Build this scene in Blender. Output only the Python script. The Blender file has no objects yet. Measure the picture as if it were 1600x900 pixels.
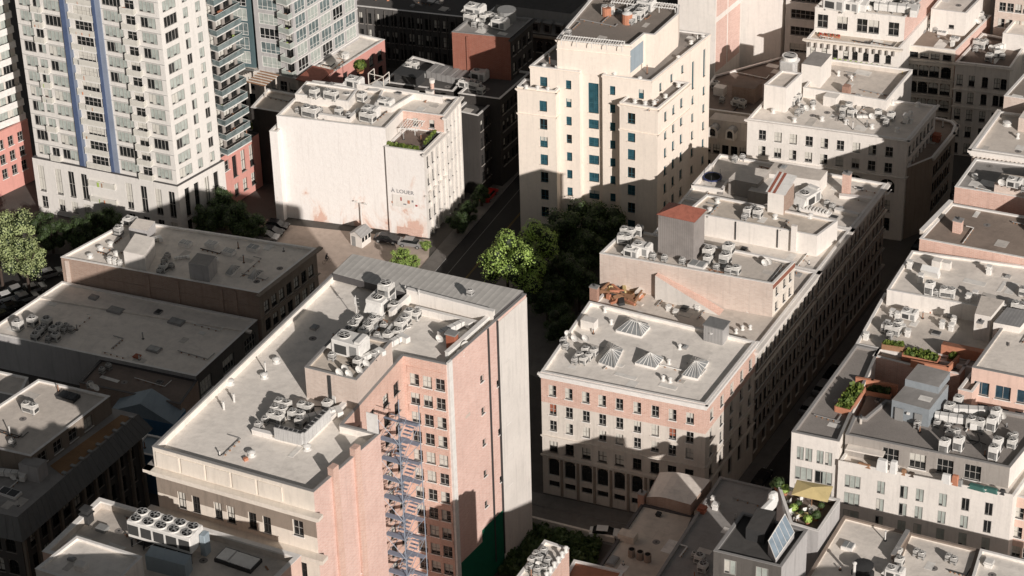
import bpy, math, random
from mathutils import Vector, Matrix
from mathutils.geometry import tessellate_polygon
random.seed(7)
S = bpy.context.scene
COL = S.collection
R = math.radians
# ------------------------------------------------------------------ camera
F, PITCH, ROLL, CAMH = 4000.0, R(31.917), -0.0282, 225.0
cp, sp, cr, sr = math.cos(PITCH), math.sin(PITCH), math.cos(ROLL), math.sin(ROLL)
FW = Vector((0, cp, -sp)); UP0 = Vector((0, sp, cp)); RT0 = Vector((1, 0, 0))
RT = RT0 * cr + UP0 * sr; UP = -RT0 * sr + UP0 * cr
cam = bpy.data.objects.new('camera', bpy.data.cameras.new('camera')); COL.objects.link(cam)
cam.data.sensor_width = 36; cam.data.lens = 36 * F / 1600
cam.data.clip_start = 1; cam.data.clip_end = 6000
cam.matrix_world = Matrix(((RT.x, UP.x, -FW.x, 0), (RT.y, UP.y, -FW.y, 0), (RT.z, UP.z, -FW.z, CAMH), (0, 0, 0, 1)))
S.camera = cam
def at(x, y, z=0.0):
    d = RT * (x - 800) / F + UP * (450 - y) / F + FW
    t = (z - CAMH) / d.z
    return Vector((d.x * t, d.y * t, z))
def proj(p):
    q = Vector(p) - Vector((0, 0, CAMH)); w = q.dot(FW)
    return 800 + F * q.dot(RT) / w, 450 - F * q.dot(UP) / w
AZ = R(28.5)                         # main street grid: depth axis
# ------------------------------------------------------------------ light
SUN_AZ, SUN_EL = R(157.5), R(21.3)
w = bpy.data.worlds.new('World'); S.world = w; w.use_nodes = True
nt = w.node_tree; bg = nt.nodes['Background']
sky = nt.nodes.new('ShaderNodeTexSky'); sky.sky_type = 'NISHITA'; sky.sun_disc = False
sky.sun_elevation = SUN_EL; sky.sun_rotation = SUN_AZ
hs = nt.nodes.new('ShaderNodeHueSaturation'); hs.inputs['Saturation'].default_value = 0.12; hs.inputs['Value'].default_value = 0.7
nt.links.new(sky.outputs[0], hs.inputs['Color']); nt.links.new(hs.outputs[0], bg.inputs[0])
bg.inputs[1].default_value = 0.05
sl = bpy.data.lights.new('sun', 'SUN'); sl.energy = 4.4; sl.angle = R(0.5); sl.color = (1.0, 0.93, 0.875)
so = bpy.data.objects.new('sun', sl); COL.objects.link(so)
sd = Vector((math.sin(SUN_AZ) * math.cos(SUN_EL), math.cos(SUN_AZ) * math.cos(SUN_EL), math.sin(SUN_EL)))
so.rotation_euler = sd.to_track_quat('Z', 'Y').to_euler(); so.location = (0, 0, 400)
S.view_settings.view_transform = 'Standard'; S.view_settings.look = 'None'; S.view_settings.exposure = 0
# ------------------------------------------------------------------ materials
MAT = {}
def nodes(name):
    m = bpy.data.materials.new(name); m.use_nodes = True; n = m.node_tree
    return m, n, n.nodes['Principled BSDF']
def N(n, t, **k):
    x = n.nodes.new(t)
    for a, b in k.items(): setattr(x, a, b)
    return x
def mixc(n, blend, fac, a, b):
    x = N(n, 'ShaderNodeMix', data_type='RGBA', blend_type=blend)
    for s, v in ((x.inputs[0], fac), (x.inputs[6], a), (x.inputs[7], b)):
        if hasattr(v, 'is_linked'): n.links.new(v, s)
        elif isinstance(v, tuple): s.default_value = (*v[:3], 1)
        else: s.default_value = v
    return x.outputs[2]
def noise(n, vec, scale, detail=4, rough=.6, lo=.35, hi=.65, dist=0.0):
    t = N(n, 'ShaderNodeTexNoise'); t.inputs['Scale'].default_value = scale
    t.inputs['Detail'].default_value = detail; t.inputs['Roughness'].default_value = rough; t.inputs['Distortion'].default_value = dist
    n.links.new(vec, t.inputs['Vector'])
    r = N(n, 'ShaderNodeMapRange'); r.inputs[1].default_value = lo; r.inputs[2].default_value = hi
    n.links.new(t.outputs[0], r.inputs[0]); return r.outputs[0]
def scaled(n, vec, s, rot=0):
    m = N(n, 'ShaderNodeMapping'); m.inputs['Scale'].default_value = s; m.inputs['Rotation'].default_value = (0, 0, rot)
    n.links.new(vec, m.inputs[0]); return m.outputs[0]
def scale_fac(n, f, k):
    m = N(n, 'ShaderNodeMath', operation='MULTIPLY'); n.links.new(f, m.inputs[0]); m.inputs[1].default_value = k; return m.outputs[0]
def dk(c, k): return tuple(v * k for v in c)
def bump(n, b, h, dist=.03, st=.5):
    x = N(n, 'ShaderNodeBump'); x.inputs['Distance'].default_value = dist; x.inputs['Strength'].default_value = st
    n.links.new(h, x.inputs['Height']); n.links.new(x.outputs[0], b.inputs['Normal'])
def wallm(name, c, brick=None, streak=.5, patch=.35, rough=.85):
    """plaster or stone; brick=(second colour, mortar) adds brick coursing"""
    m, n, b = nodes(name); g = N(n, 'ShaderNodeNewGeometry'); uv = N(n, 'ShaderNodeUVMap'); P = g.outputs['Position']; U = uv.outputs[0]
    col = c
    if brick:
        t = N(n, 'ShaderNodeTexBrick'); n.links.new(U, t.inputs[0]); t.inputs['Scale'].default_value = 1
        t.inputs['Brick Width'].default_value = .62; t.inputs['Row Height'].default_value = .21; t.inputs['Mortar Size'].default_value = .03; t.inputs['Bias'].default_value = -.1
        t.inputs['Color1'].default_value = (*c, 1); t.inputs['Color2'].default_value = (*brick[0], 1); t.inputs['Mortar'].default_value = (*brick[1], 1)
        col = t.outputs[0]
    col = mixc(n, 'MIX', scale_fac(n, noise(n, P, .16, 5, .6, .45, .62), patch), col, dk(c, .72))
    col = mixc(n, 'MIX', scale_fac(n, noise(n, scaled(n, U, (1.6, .12, 1)), 1, 4, .65, .5, .75), streak), col, dk(c, .5))
    col = mixc(n, 'MIX', scale_fac(n, noise(n, P, 1.7, 5, .7, .45, .72), .25), col, dk(c, .7))
    n.links.new(col, b.inputs['Base Color']); b.inputs['Roughness'].default_value = rough; b.inputs['Specular IOR Level'].default_value = .2
    bump(n, b, noise(n, P, 3, 6, .7, .2, .8), .05, .5)
    MAT[name] = m; return m
def partym(name):
    m, n, b = nodes(name); g = N(n, 'ShaderNodeNewGeometry'); P = g.outputs['Position']; uv = N(n, 'ShaderNodeUVMap'); U = uv.outputs[0]
    sx = N(n, 'ShaderNodeSeparateXYZ'); n.links.new(P, sx.inputs[0]); zr = N(n, 'ShaderNodeMapRange'); zr.inputs[1].default_value = 13; zr.inputs[2].default_value = 0; n.links.new(sx.outputs[2], zr.inputs[0])
    nz = noise(n, scaled(n, U, (1, .6, 1)), .22, 6, .65, .3, .75, .6); ad = N(n, 'ShaderNodeMath', operation='MULTIPLY_ADD'); n.links.new(zr.outputs[0], ad.inputs[0]); ad.inputs[1].default_value = .38; n.links.new(nz, ad.inputs[2])
    mk = N(n, 'ShaderNodeMapRange'); mk.inputs[1].default_value = .74; mk.inputs[2].default_value = .95; n.links.new(ad.outputs[0], mk.inputs[0])
    col = mixc(n, 'MIX', scale_fac(n, mk.outputs[0], .6), (.84, .80, .76), (.72, .52, .42))
    mk2 = N(n, 'ShaderNodeMapRange'); mk2.inputs[1].default_value = .93; mk2.inputs[2].default_value = .99; n.links.new(ad.outputs[0], mk2.inputs[0]); col = mixc(n, 'MIX', scale_fac(n, mk2.outputs[0], .6), col, (.62, .34, .25))
    col = mixc(n, 'MIX', scale_fac(n, noise(n, scaled(n, U, (2, .1, 1)), 1, 4, .65, .52, .75), .22), col, (.45, .40, .36))
    col = mixc(n, 'MIX', scale_fac(n, noise(n, P, 2.2, 6, .75, .5, .7), .22), col, (.60, .52, .46))
    n.links.new(col, b.inputs['Base Color']); b.inputs['Roughness'].default_value = .9; b.inputs['Specular IOR Level'].default_value = .15; bump(n, b, noise(n, P, 1.2, 6, .7, .2, .8), .08, .6); MAT[name] = m
def roofm(name, c, grain=0, seam=.35, stain=.55, rot=AZ, rough=.9):
    m, n, b = nodes(name); g = N(n, 'ShaderNodeNewGeometry'); P = g.outputs['Position']; c0 = c
    # repaired squares of another age, then ponding marks with a darker rim
    vr = N(n, 'ShaderNodeTexBrick'); n.links.new(scaled(n, P, (1, 1, 1), rot), vr.inputs[0]); vr.inputs['Scale'].default_value = 1; vr.inputs['Brick Width'].default_value = 7.5; vr.inputs['Row Height'].default_value = 2.1; vr.inputs['Mortar Size'].default_value = 0
    vr.inputs['Color1'].default_value = (*c, 1); vr.inputs['Color2'].default_value = (*dk(c, .92), 1); c = mixc(n, 'MIX', .6 if not grain else .15, c0, vr.outputs[0])
    pd = noise(n, P, .16, 3, .5, .0, 1.0, .8); rim = N(n, 'ShaderNodeMapRange'); rim.inputs[1].default_value = .565; rim.inputs[2].default_value = .59; n.links.new(pd, rim.inputs[0]); rim2 = N(n, 'ShaderNodeMapRange'); rim2.inputs[1].default_value = .59; rim2.inputs[2].default_value = .63; rim2.inputs[3].default_value = 1; rim2.inputs[4].default_value = .45; n.links.new(pd, rim2.inputs[0])
    rm = N(n, 'ShaderNodeMath', operation='MULTIPLY'); n.links.new(rim.outputs[0], rm.inputs[0]); n.links.new(rim2.outputs[0], rm.inputs[1])
    c = mixc(n, 'MIX', scale_fac(n, rm.outputs[0], .24 if not grain else .15), c, dk(c0, .62))
    col = mixc(n, 'MIX', scale_fac(n, noise(n, P, .07, 4, .6, .42, .62, .6), stain), c, dk(c0, .66))
    col = mixc(n, 'MIX', scale_fac(n, noise(n, P, .45, 6, .7, .5, .68, .4), stain * .8), col, dk(c0, .6))
    wv = N(n, 'ShaderNodeTexBrick'); n.links.new(scaled(n, P, (1, 1, 1), rot), wv.inputs[0])
    wv.inputs['Scale'].default_value = 1; wv.inputs['Brick Width'].default_value = 7.5; wv.inputs['Row Height'].default_value = 2.1
    wv.inputs['Mortar Size'].default_value = .03; wv.inputs['Mortar Smooth'].default_value = .6
    f = N(n, 'ShaderNodeMath', operation='MULTIPLY'); n.links.new(wv.outputs['Fac'], f.inputs[0]); n.links.new(noise(n, P, .25, 2, .5, .4, .6), f.inputs[1])
    col = mixc(n, 'MIX', scale_fac(n, f.outputs[0], seam), col, dk(c0, .42))
    col = mixc(n, 'MIX', scale_fac(n, noise(n, P, .9 if not grain else 9, 8, .75, .45, .75), .35 + .35 * grain), col, dk(c0, .5))
    col = mixc(n, 'MIX', scale_fac(n, noise(n, P, .2, 5, .7, .56, .7, 1.5), .25), col, dk(c0, 1.08))
    n.links.new(col, b.inputs['Base Color']); b.inputs['Roughness'].default_value = rough; b.inputs['Specular IOR Level'].default_value = .15
    bump(n, b, noise(n, P, .8 if not grain else 8, 6, .65, .2, .8), .07 if not grain else .04, .6)
    MAT[name] = m; return m
def simple(name, c, rough=.6, metal=0, spec=.3, dirt=.3, sc=1.5):
    m, n, b = nodes(name); g = N(n, 'ShaderNodeNewGeometry')
    col = mixc(n, 'MIX', scale_fac(n, noise(n, g.outputs['Position'], sc, 5, .7, .42, .7), dirt), c, dk(c, .5))
    n.links.new(col, b.inputs['Base Color']); b.inputs['Roughness'].default_value = rough; b.inputs['Metallic'].default_value = metal
    b.inputs['Specular IOR Level'].default_value = spec; MAT[name] = m; return m
def ribm(name, c, pitch=.5, rot=AZ, metal=0, uvmode=False):
    m, n, b = nodes(name); g = N(n, 'ShaderNodeNewGeometry'); uv = N(n, 'ShaderNodeUVMap')
    v = scaled(n, uv.outputs[0] if uvmode else g.outputs['Position'], (1, 1, 1), 0 if uvmode else rot)
    wv = N(n, 'ShaderNodeTexWave'); wv.inputs['Scale'].default_value = .314 / pitch; wv.bands_direction = 'X'; wv.wave_profile = 'SAW'
    n.links.new(v, wv.inputs[0])
    col = mixc(n, 'MIX', scale_fac(n, wv.outputs['Fac'], .45), c, dk(c, .45))
    col = mixc(n, 'MIX', scale_fac(n, noise(n, g.outputs['Position'], .5, 5, .7, .42, .68), .5), col, dk(c, .55))
    n.links.new(col, b.inputs['Base Color']); b.inputs['Roughness'].default_value = .55; b.inputs['Metallic'].default_value = metal
    bump(n, b, wv.outputs['Fac'], .05, .8); MAT[name] = m; return m
def glassm(name, c, rough=.12, spec=.6, var=.5):
    m, n, b = nodes(name); g = N(n, 'ShaderNodeNewGeometry')
    col = mixc(n, 'MIX', scale_fac(n, noise(n, g.outputs['Position'], .9, 3, .6, .4, .65), var), c, dk(c, .25))
    n.links.new(col, b.inputs['Base Color']); b.inputs['Roughness'].default_value = rough; b.inputs['Specular IOR Level'].default_value = spec
    bump(n, b, noise(n, g.outputs['Position'], .5, 2, .5, 0, 1), .08, .25); MAT[name] = m; return m
LM = (.78, .76, .72)
wallm('plaster_white', (.79, .745, .69), streak=.3, patch=.2); wallm('plaster_offwhite', (.70, .66, .61), streak=.35, patch=.25); wallm('stone_cream', (.78, .71, .62), streak=.3, patch=.25)
wallm('hotel_cream', (.86, .765, .665), streak=.22, patch=.12); wallm('stone_grey', (.36, .33, .30)); wallm('stone_dark', (.13, .12, .11)); wallm('soot', (.055, .05, .046)); wallm('soot_grey', (.10, .095, .09)); wallm('glass_wall', (.10, .15, .16), None, .3, .4, .3)  # the two near-black wall colours stand in for deep street shade
wallm('stucco_grey', (.48, .465, .455)); partym('party_white'); wallm('tower_white', (.74, .71, .665), streak=.25, patch=.1)
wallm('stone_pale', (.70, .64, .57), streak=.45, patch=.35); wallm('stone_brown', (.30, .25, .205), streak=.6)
wallm('brick_pink', (.72, .49, .42), ((.63, .39, .32), (.72, .59, .53)), .25, .25); wallm('brick_pale', (.64, .53, .46), ((.56, .44, .37), (.62, .55, .49)), .35, .35)
wallm('brick_red', (.33, .12, .08), ((.28, .09, .06), (.30, .18, .14)), .3, .3); wallm('brick_brown', (.40, .28, .22), ((.34, .22, .17), (.38, .33, .28)), .4, .35)
wallm('brick_rosy', (.70, .46, .37), ((.60, .36, .28), (.72, .58, .51)), .3, .3)
wallm('panel_coral', (.66, .33, .28), None, .25, .2); wallm('stucco_peach', (.76, .55, .46), None, .3, .3); wallm('concrete_dark', (.20, .19, .18))
wallm('mural_blue', (.08, .18, .30), None, .3, .2); wallm('mural_pale', (.32, .38, .42), None, .3, .3); wallm('mansard_metal', (.22, .22, .215), None, .5, .2)
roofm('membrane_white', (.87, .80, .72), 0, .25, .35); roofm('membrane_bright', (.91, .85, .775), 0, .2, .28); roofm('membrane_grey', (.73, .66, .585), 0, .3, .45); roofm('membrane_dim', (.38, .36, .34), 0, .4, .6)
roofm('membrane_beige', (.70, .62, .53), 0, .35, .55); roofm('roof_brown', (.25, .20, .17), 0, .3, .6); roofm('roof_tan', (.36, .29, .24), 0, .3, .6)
roofm('gravel_grey', (.33, .30, .275), 1, 0, .4); roofm('gravel_brown', (.30, .26, .225), 1, 0, .4); roofm('roof_dark', (.10, .095, .09), 0, .3, .4); roofm('roof_soot', (.13, .122, .115), 0, .3, .4)  # last roof colour is darkened to stand in for cast shade
roofm('wood_deck', (.33, .20, .11), 0, .6, .4)
roofm('asphalt', (.055, .052, .05), 1, 0, .4); roofm('pavement', (.20, .185, .17), 0, .5, .5); roofm('lot_ground', (.56, .46, .39), 0, .25, .6); roofm('ground', (.12, .11, .10), 1, 0, .6)
ribm('ribbed_metal', (.72, .69, .64), .9); ribm('ribbed_wall', (.34, .31, .29), .35, uvmode=True); ribm('tin_grey', (.42, .41, .40), .5); ribm('slat_white', (.66, .65, .63), .25, uvmode=True)
simple('coping_white', (.82, .79, .75)); simple('coping_dark', (.09, .085, .085)); simple('coping_grey', (.30, .29, .28)); simple('metal_white', (.78, .76, .72), .5, 0, .3, .35)
simple('metal_grey', (.34, .34, .33), .5, .2); simple('metal_dark', (.05, .05, .05), .6); simple('black', (.012, .012, .012), .8, 0, .1, 0); simple('rust', (.35, .12, .07), .8); simple('rust_roof', (.36, .13, .09), .7, 0, .3, .6)
simple('frame_white', (.42, .40, .37), .6, 0, .2, .2); simple('frame_dark', (.06, .055, .05)); simple('frame_teal', (.05, .14, .17)); simple('blind', (.62, .60, .54), .8, 0, .1, .3)
simple('blue_panel', (.09, .125, .22), .4, 0, .4, .4, .4); simple('blue_grey', (.26, .30, .38), .35, 0, .5, .4, .3); simple('terracotta', (.52, .23, .14), .85); simple('green_paint', (.01, .12, .07), .6, 0, .2, .4); simple('box_bluegrey', (.28, .31, .33), .6)
simple('canvas_yellow', (.66, .53, .26), .9); simple('wood', (.34, .19, .11), .8); simple('bark', (.07, .05, .04), .9); simple('soil', (.08, .06, .045), .9); simple('red', (.38, .05, .04), .5); simple('tarp_blue', (.03, .05, .16), .5); simple('teal_paint', (.06, .15, .13), .6)
simple('line_white', (.22, .215, .20), .8, 0, .1, .4, 3); simple('line_yellow', (.20, .14, .05), .8, 0, .1, .4, 3); simple('skin', (.45, .28, .2)); simple('cloth_dark', (.03, .03, .04)); simple('sheet_white', (.78, .77, .74), .7, 0, .2, .3, .8)
simple('brick_chimney', (.42, .26, .20), .9, 0, .1, .5, 3); simple('ink_grey', (.25, .25, .26), .9, 0, .1, .2); simple('car_black', (.01, .01, .012), .25, 0, .6, .1); simple('car_silver', (.35, .35, .35), .3, .4, .5, .1); simple('car_red', (.45, .02, .015), .3, 0, .5, .1); simple('car_white', (.7, .7, .68), .3, 0, .5, .1)
simple('louvre', (.07, .07, .068), .6, 0, .2, .3, 4)
glassm('glass_dark', (.02, .022, .022)); glassm('glass_teal', (.035, .105, .135), .15, .7, .5); glassm('glass_pale', (.44, .48, .44), .3, .4, .3); glassm('glass_green', (.19, .24, .24), .12, .9, .5); glassm('glass_blue', (.03, .07, .10), .1, .9, .4); glassm('skylight_glass', (.28, .29, .29), .3, .5, .3); glassm('skylight_blue', (.30, .37, .43), .2, .6, .3)
def leafm(name, c, c2):
    m, n, b = nodes(name); g = N(n, 'ShaderNodeNewGeometry')
    ri = N(n, 'ShaderNodeMapRange'); n.links.new(g.outputs['Random Per Island'], ri.inputs[0])
    col = mixc(n, 'MIX', ri.outputs[0], c, c2); n.links.new(col, b.inputs['Base Color']); b.inputs['Roughness'].default_value = .6
    tr = N(n, 'ShaderNodeBsdfTranslucent'); n.links.new(col, tr.inputs[0]); mx = N(n, 'ShaderNodeMixShader'); mx.inputs[0].default_value = .3
    n.links.new(b.outputs[0], mx.inputs[1]); n.links.new(tr.outputs[0], mx.inputs[2]); n.links.new(mx.outputs[0], n.nodes['Material Output'].inputs[0]); MAT[name] = m
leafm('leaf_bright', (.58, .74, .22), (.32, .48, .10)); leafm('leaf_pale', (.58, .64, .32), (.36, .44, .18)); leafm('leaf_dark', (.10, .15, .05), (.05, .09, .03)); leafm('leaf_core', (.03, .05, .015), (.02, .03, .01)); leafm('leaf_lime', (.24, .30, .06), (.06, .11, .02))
# ------------------------------------------------------------------ mesh builder
class MB:
    def __init__(s): s.v = []; s.f = []; s.m = []; s.mats = []
    def mi(s, m):
        if m not in s.mats: s.mats.append(m)
        return s.mats.index(m)
    def face(s, pts, m):
        k = len(s.v); s.v += [Vector(p) for p in pts]; s.f.append(tuple(range(k, k + len(pts)))); s.m.append(s.mi(m))
    def poly(s, pts, m):              # maybe concave, horizontal
        k = len(s.v); s.v += [Vector(p) for p in pts]; q = s.mi(m)
        for t in tessellate_polygon([[Vector(p) for p in pts]]):
            a, b, c = t
            if (s.v[k + b] - s.v[k + a]).cross(s.v[k + c] - s.v[k + a]).z < 0: b, c = c, b
            s.f.append((k + a, k + b, k + c)); s.m.append(q)
    def xf(s, M, start):
        for i in range(start, len(s.v)): s.v[i] = M @ s.v[i]
    def box(s, c, d, m, rz=0, tilt=0, taper=1.0, bev=0):
        st = len(s.v); x, y, z = d[0] / 2, d[1] / 2, d[2]; t = taper
        if bev:
            ring = [(-x + bev, -y), (x - bev, -y), (x, -y + bev), (x, y - bev), (x - bev, y), (-x + bev, y), (-x, y - bev), (-x, -y + bev)]
        else: ring = [(-x, -y), (x, -y), (x, y), (-x, y)]
        s.prism([(a, b, 0) for a, b in ring], z, m, taper=t, cap=(bev * .7 if bev else 0))
        M = Matrix.Translation(Vector(c)) @ Matrix.Rotation(rz, 4, 'Z') @ Matrix.Rotation(tilt, 4, 'X'); s.xf(M, st)
    def prism(s, ring, h, m, taper=1.0, cap=0, mtop=None):
        n = len(ring); lo = [Vector(p) for p in ring]; z1 = h - cap
        hi = [Vector((p.x * taper, p.y * taper, p.z + z1)) for p in lo]
        for i in range(n): s.face([lo[i], lo[(i + 1) % n], hi[(i + 1) % n], hi[i]], m)
        if cap:
            k = .9; tp = [Vector((p.x - cap * (1 if p.x > 0 else -1), p.y - cap * (1 if p.y > 0 else -1), lo[0].z + h)) for p in hi]
            for i in range(n): s.face([hi[i], hi[(i + 1) % n], tp[(i + 1) % n], tp[i]], m)
            hi = tp
        s.face(hi, mtop or m); s.face(lo[::-1], m)
    def cyl(s, c, r, h, m, seg=12, r2=None, rz=0, mtop=None):
        st = len(s.v); r2 = r if r2 is None else r2
        lo = [Vector((r * math.cos(2 * math.pi * i / seg), r * math.sin(2 * math.pi * i / seg), 0)) for i in range(seg)]
        hi = [Vector((r2 * math.cos(2 * math.pi * i / seg), r2 * math.sin(2 * math.pi * i / seg), h)) for i in range(seg)]
        for i in range(seg): s.face([lo[i], lo[(i + 1) % seg], hi[(i + 1) % seg], hi[i]], m)
        s.face(hi, mtop or m); s.face(lo[::-1], m); s.xf(Matrix.Translation(Vector(c)), st)
    def bar(s, a, b, r, m, seg=6):
        a, b = Vector(a), Vector(b); L = (b - a).length; st = len(s.v); s.cyl((0, 0, 0), r, L, m, seg)
        s.xf(Matrix.Translation(a) @ (b - a).to_track_quat('Z', 'Y').to_matrix().to_4x4(), st)
    def sphere(s, c, r, m, seg=8, rings=5, sq=(1, 1, 1)):
        P = lambda i, j: Vector((c[0] + sq[0] * r * math.sin(math.pi * i / rings) * math.cos(2 * math.pi * j / seg), c[1] + sq[1] * r * math.sin(math.pi * i / rings) * math.sin(2 * math.pi * j / seg), c[2] + sq[2] * r * math.cos(math.pi * i / rings)))
        for i in range(rings):
            for j in range(seg):
                q = [P(i, j), P(i + 1, j), P(i + 1, j + 1), P(i, j + 1)]
                if i == 0: q = q[:3]
                elif i == rings - 1: q = [q[0], q[1], q[3]]
                s.face(q, m)
    def mesh(s, name):
        me = bpy.data.meshes.new(name); me.from_pydata([tuple(v) for v in s.v], [], s.f)
        for m in s.mats: me.materials.append(MAT[m])
        me.polygons.foreach_set('material_index', s.m)
        uv = me.uv_layers.new(name='UVMap').data; i = 0
        for f in s.f:
            a, b, c = s.v[f[0]], s.v[f[1]], s.v[f[2]]; nn = (b - a).cross(c - a)
            if nn.length > 0: nn.normalize()
            flat = abs(nn.z) > .8
            t = Vector((1, 0, 0)) if flat else Vector((-nn.y, nn.x, 0)).normalized()
            for k in f:
                p = s.v[k]; uv[i].uv = (p.x, p.y) if flat else (p.x * t.x + p.y * t.y, p.z); i += 1
        me.update(); return me
def link(name, data, parent=None, loc=(0, 0, 0), rz=0):
    o = bpy.data.objects.new(name, data); COL.objects.link(o); o.location = loc; o.rotation_euler = (0, 0, rz)
    if parent: o.parent = parent
    return o
def part(name, mb, parent, origin):
    """mesh in world coordinates made a child of a root standing at origin"""
    for i in range(len(mb.v)): mb.v[i] = mb.v[i] - origin
    return link(name, mb.mesh(name), parent)
def thing(name, label, cat, loc=(0, 0, 0), rz=0, group=None, data=None):
    o = link(name, data, None, loc, rz); o['label'] = label; o['category'] = cat
    if group: o['group'] = group
    return o
def offset(p, d):                    # inward offset of a CCW polygon
    n = len(p); out = []
    for i in range(n):
        a, b, c = p[i - 1], p[i], p[(i + 1) % n]
        e1 = (b - a).normalized(); e2 = (c - b).normalized(); n1 = Vector((-e1.y, e1.x)); n2 = Vector((-e2.y, e2.x))
        k = n1 + n2; k = k / max(k.dot(n1), .3); out.append(b + k * d)
    return out
# ------------------------------------------------------------------ windows
WM = {}
def window_mesh(w, h, kind, var):
    key = (round(w, 2), round(h, 2), kind, var)
    if key in WM: return WM[key]
    b = MB(); fr = {'teal': 'frame_teal', 'dark': 'frame_dark', 'curtain': 'metal_white', 'red': 'frame_white'}.get(kind.split('_')[0], 'frame_white')
    gl = {'teal': 'glass_teal', 'curtain': 'glass_green', 'bay': 'glass_pale', 'blue': 'glass_blue'}.get(kind.split('_')[0], 'glass_dark')
    arch = kind.endswith('arch'); kk = kind.split('_')[0]
    if kk in ('teal',) and var == 1: gl = 'glass_dark'
    if kk == 'bay' and var == 5: gl = 'glass_dark'
    if kk == 'curtain' and var == 1: gl = 'glass_pale'
    if kk == 'curtain' and var == 3: gl = 'glass_dark'
    def q(x0, x1, z0, z1, y, m): b.face([(x0, y, z0), (x1, y, z0), (x1, y, z1), (x0, y, z1)], m)
    def bar(x0, x1, z0, z1, y=.0, dep=.07, m=None):
        m = m or fr; b.box(((x0 + x1) / 2, y + dep / 2, z0), (x1 - x0, dep, z1 - z0), m)
    X = w / 2; t = .07 if w < 2.2 else .09
    q(-X, X, 0, h, .09, gl)
    bar(-X, -X + t, 0, h); bar(X - t, X, 0, h); bar(-X + t, X - t, 0, t); bar(-X + t, X - t, h - t, h)
    nv = {'bay': max(2, round(w / .75)), 'curtain': max(1, round(w / 1.0)), 'multi': max(2, round(w / .9)), 'store': max(1, round(w / 1.6))}.get(kk, 2 if (w > 1.0 and kk != 'plain') else 1)
    for i in range(1, nv): x = -X + w * i / nv; bar(x - .03, x + .03, t, h - t, .01, .06)
    if kk in ('sash', 'dark', 'multi', 'red'): bar(-X + t, X - t, h * .5 - .03, h * .5 + .03, .015, .05)
    if kk == 'teal': bar(-X + t, X - t, h * .32 - .025, h * .32 + .025, .015, .05)
    if kk == 'curtain': bar(-X + t, X - t, h * .3 - .03, h * .3 + .03, .015, .05)
    if kk == 'bay':
        for i in range(0, nv, 2): x = -X + w * (i + .5) / nv; bar(x - .25, x + .25, .10, .34, .012, .055, 'louvre')
    if kk in ('sash', 'dark', 'multi', 'red') and var in (1, 2, 4):
        lo = {1: .05, 2: .45, 4: .25}[var]; q(-X + t, X - t, h * lo, h - t, .075, 'rust' if (kk == 'red' and var == 4) else 'blind')
    if kk == 'sash' and var == 5: q(-X + t, 0, .1, h - t, .075, 'blind')
    if kk == 'bay' and var in (1, 3):
        q(-X + t, -X + w * .45, .1, h * .9, .075, 'blind' if var == 1 else 'glass_dark')
    if kk == 'teal' and var == 2: q(-X + t, X - t, h * .55, h - t, .075, 'blind')
    if arch:                          # spandrels of the arched head, and the curved rim
        r = X; seg = 8; cz = h - r
        for sgn in (-1, 1):
            for i in range(seg // 2 * 2 // 2 + 0):
                a0 = math.pi / 2 * i / (seg // 2); a1 = math.pi / 2 * (i + 1) / (seg // 2)
                x0, z0, x1, z1 = sgn * r * math.sin(a0), cz + r * math.cos(a0), sgn * r * math.sin(a1), cz + r * math.cos(a1)
                pts = [(x0, -.14, z0), (x1, -.14, z1), (x1, -.14, h), (x0, -.14, h)]
                if sgn < 0: pts = pts[::-1]
                b.face(pts, 'stone_pale' if 'pale' in kind else ('stone_brown' if 'brown' in kind else 'plaster_offwhite'))
                b.face([(x0, -.14, z0), (x1, -.14, z1), (x1, .06, z1), (x0, .06, z0)], 'frame_white')
    if not kk in ('curtain', 'bay', 'store'):
        b.box((0, -.14, -.12), (w + .24, .34, .12), {'teal': 'hotel_cream', 'dark': 'stone_grey'}.get(kk, 'coping_white'))
    WM[key] = b.mesh('window'); return WM[key]
WINS = []
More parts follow.
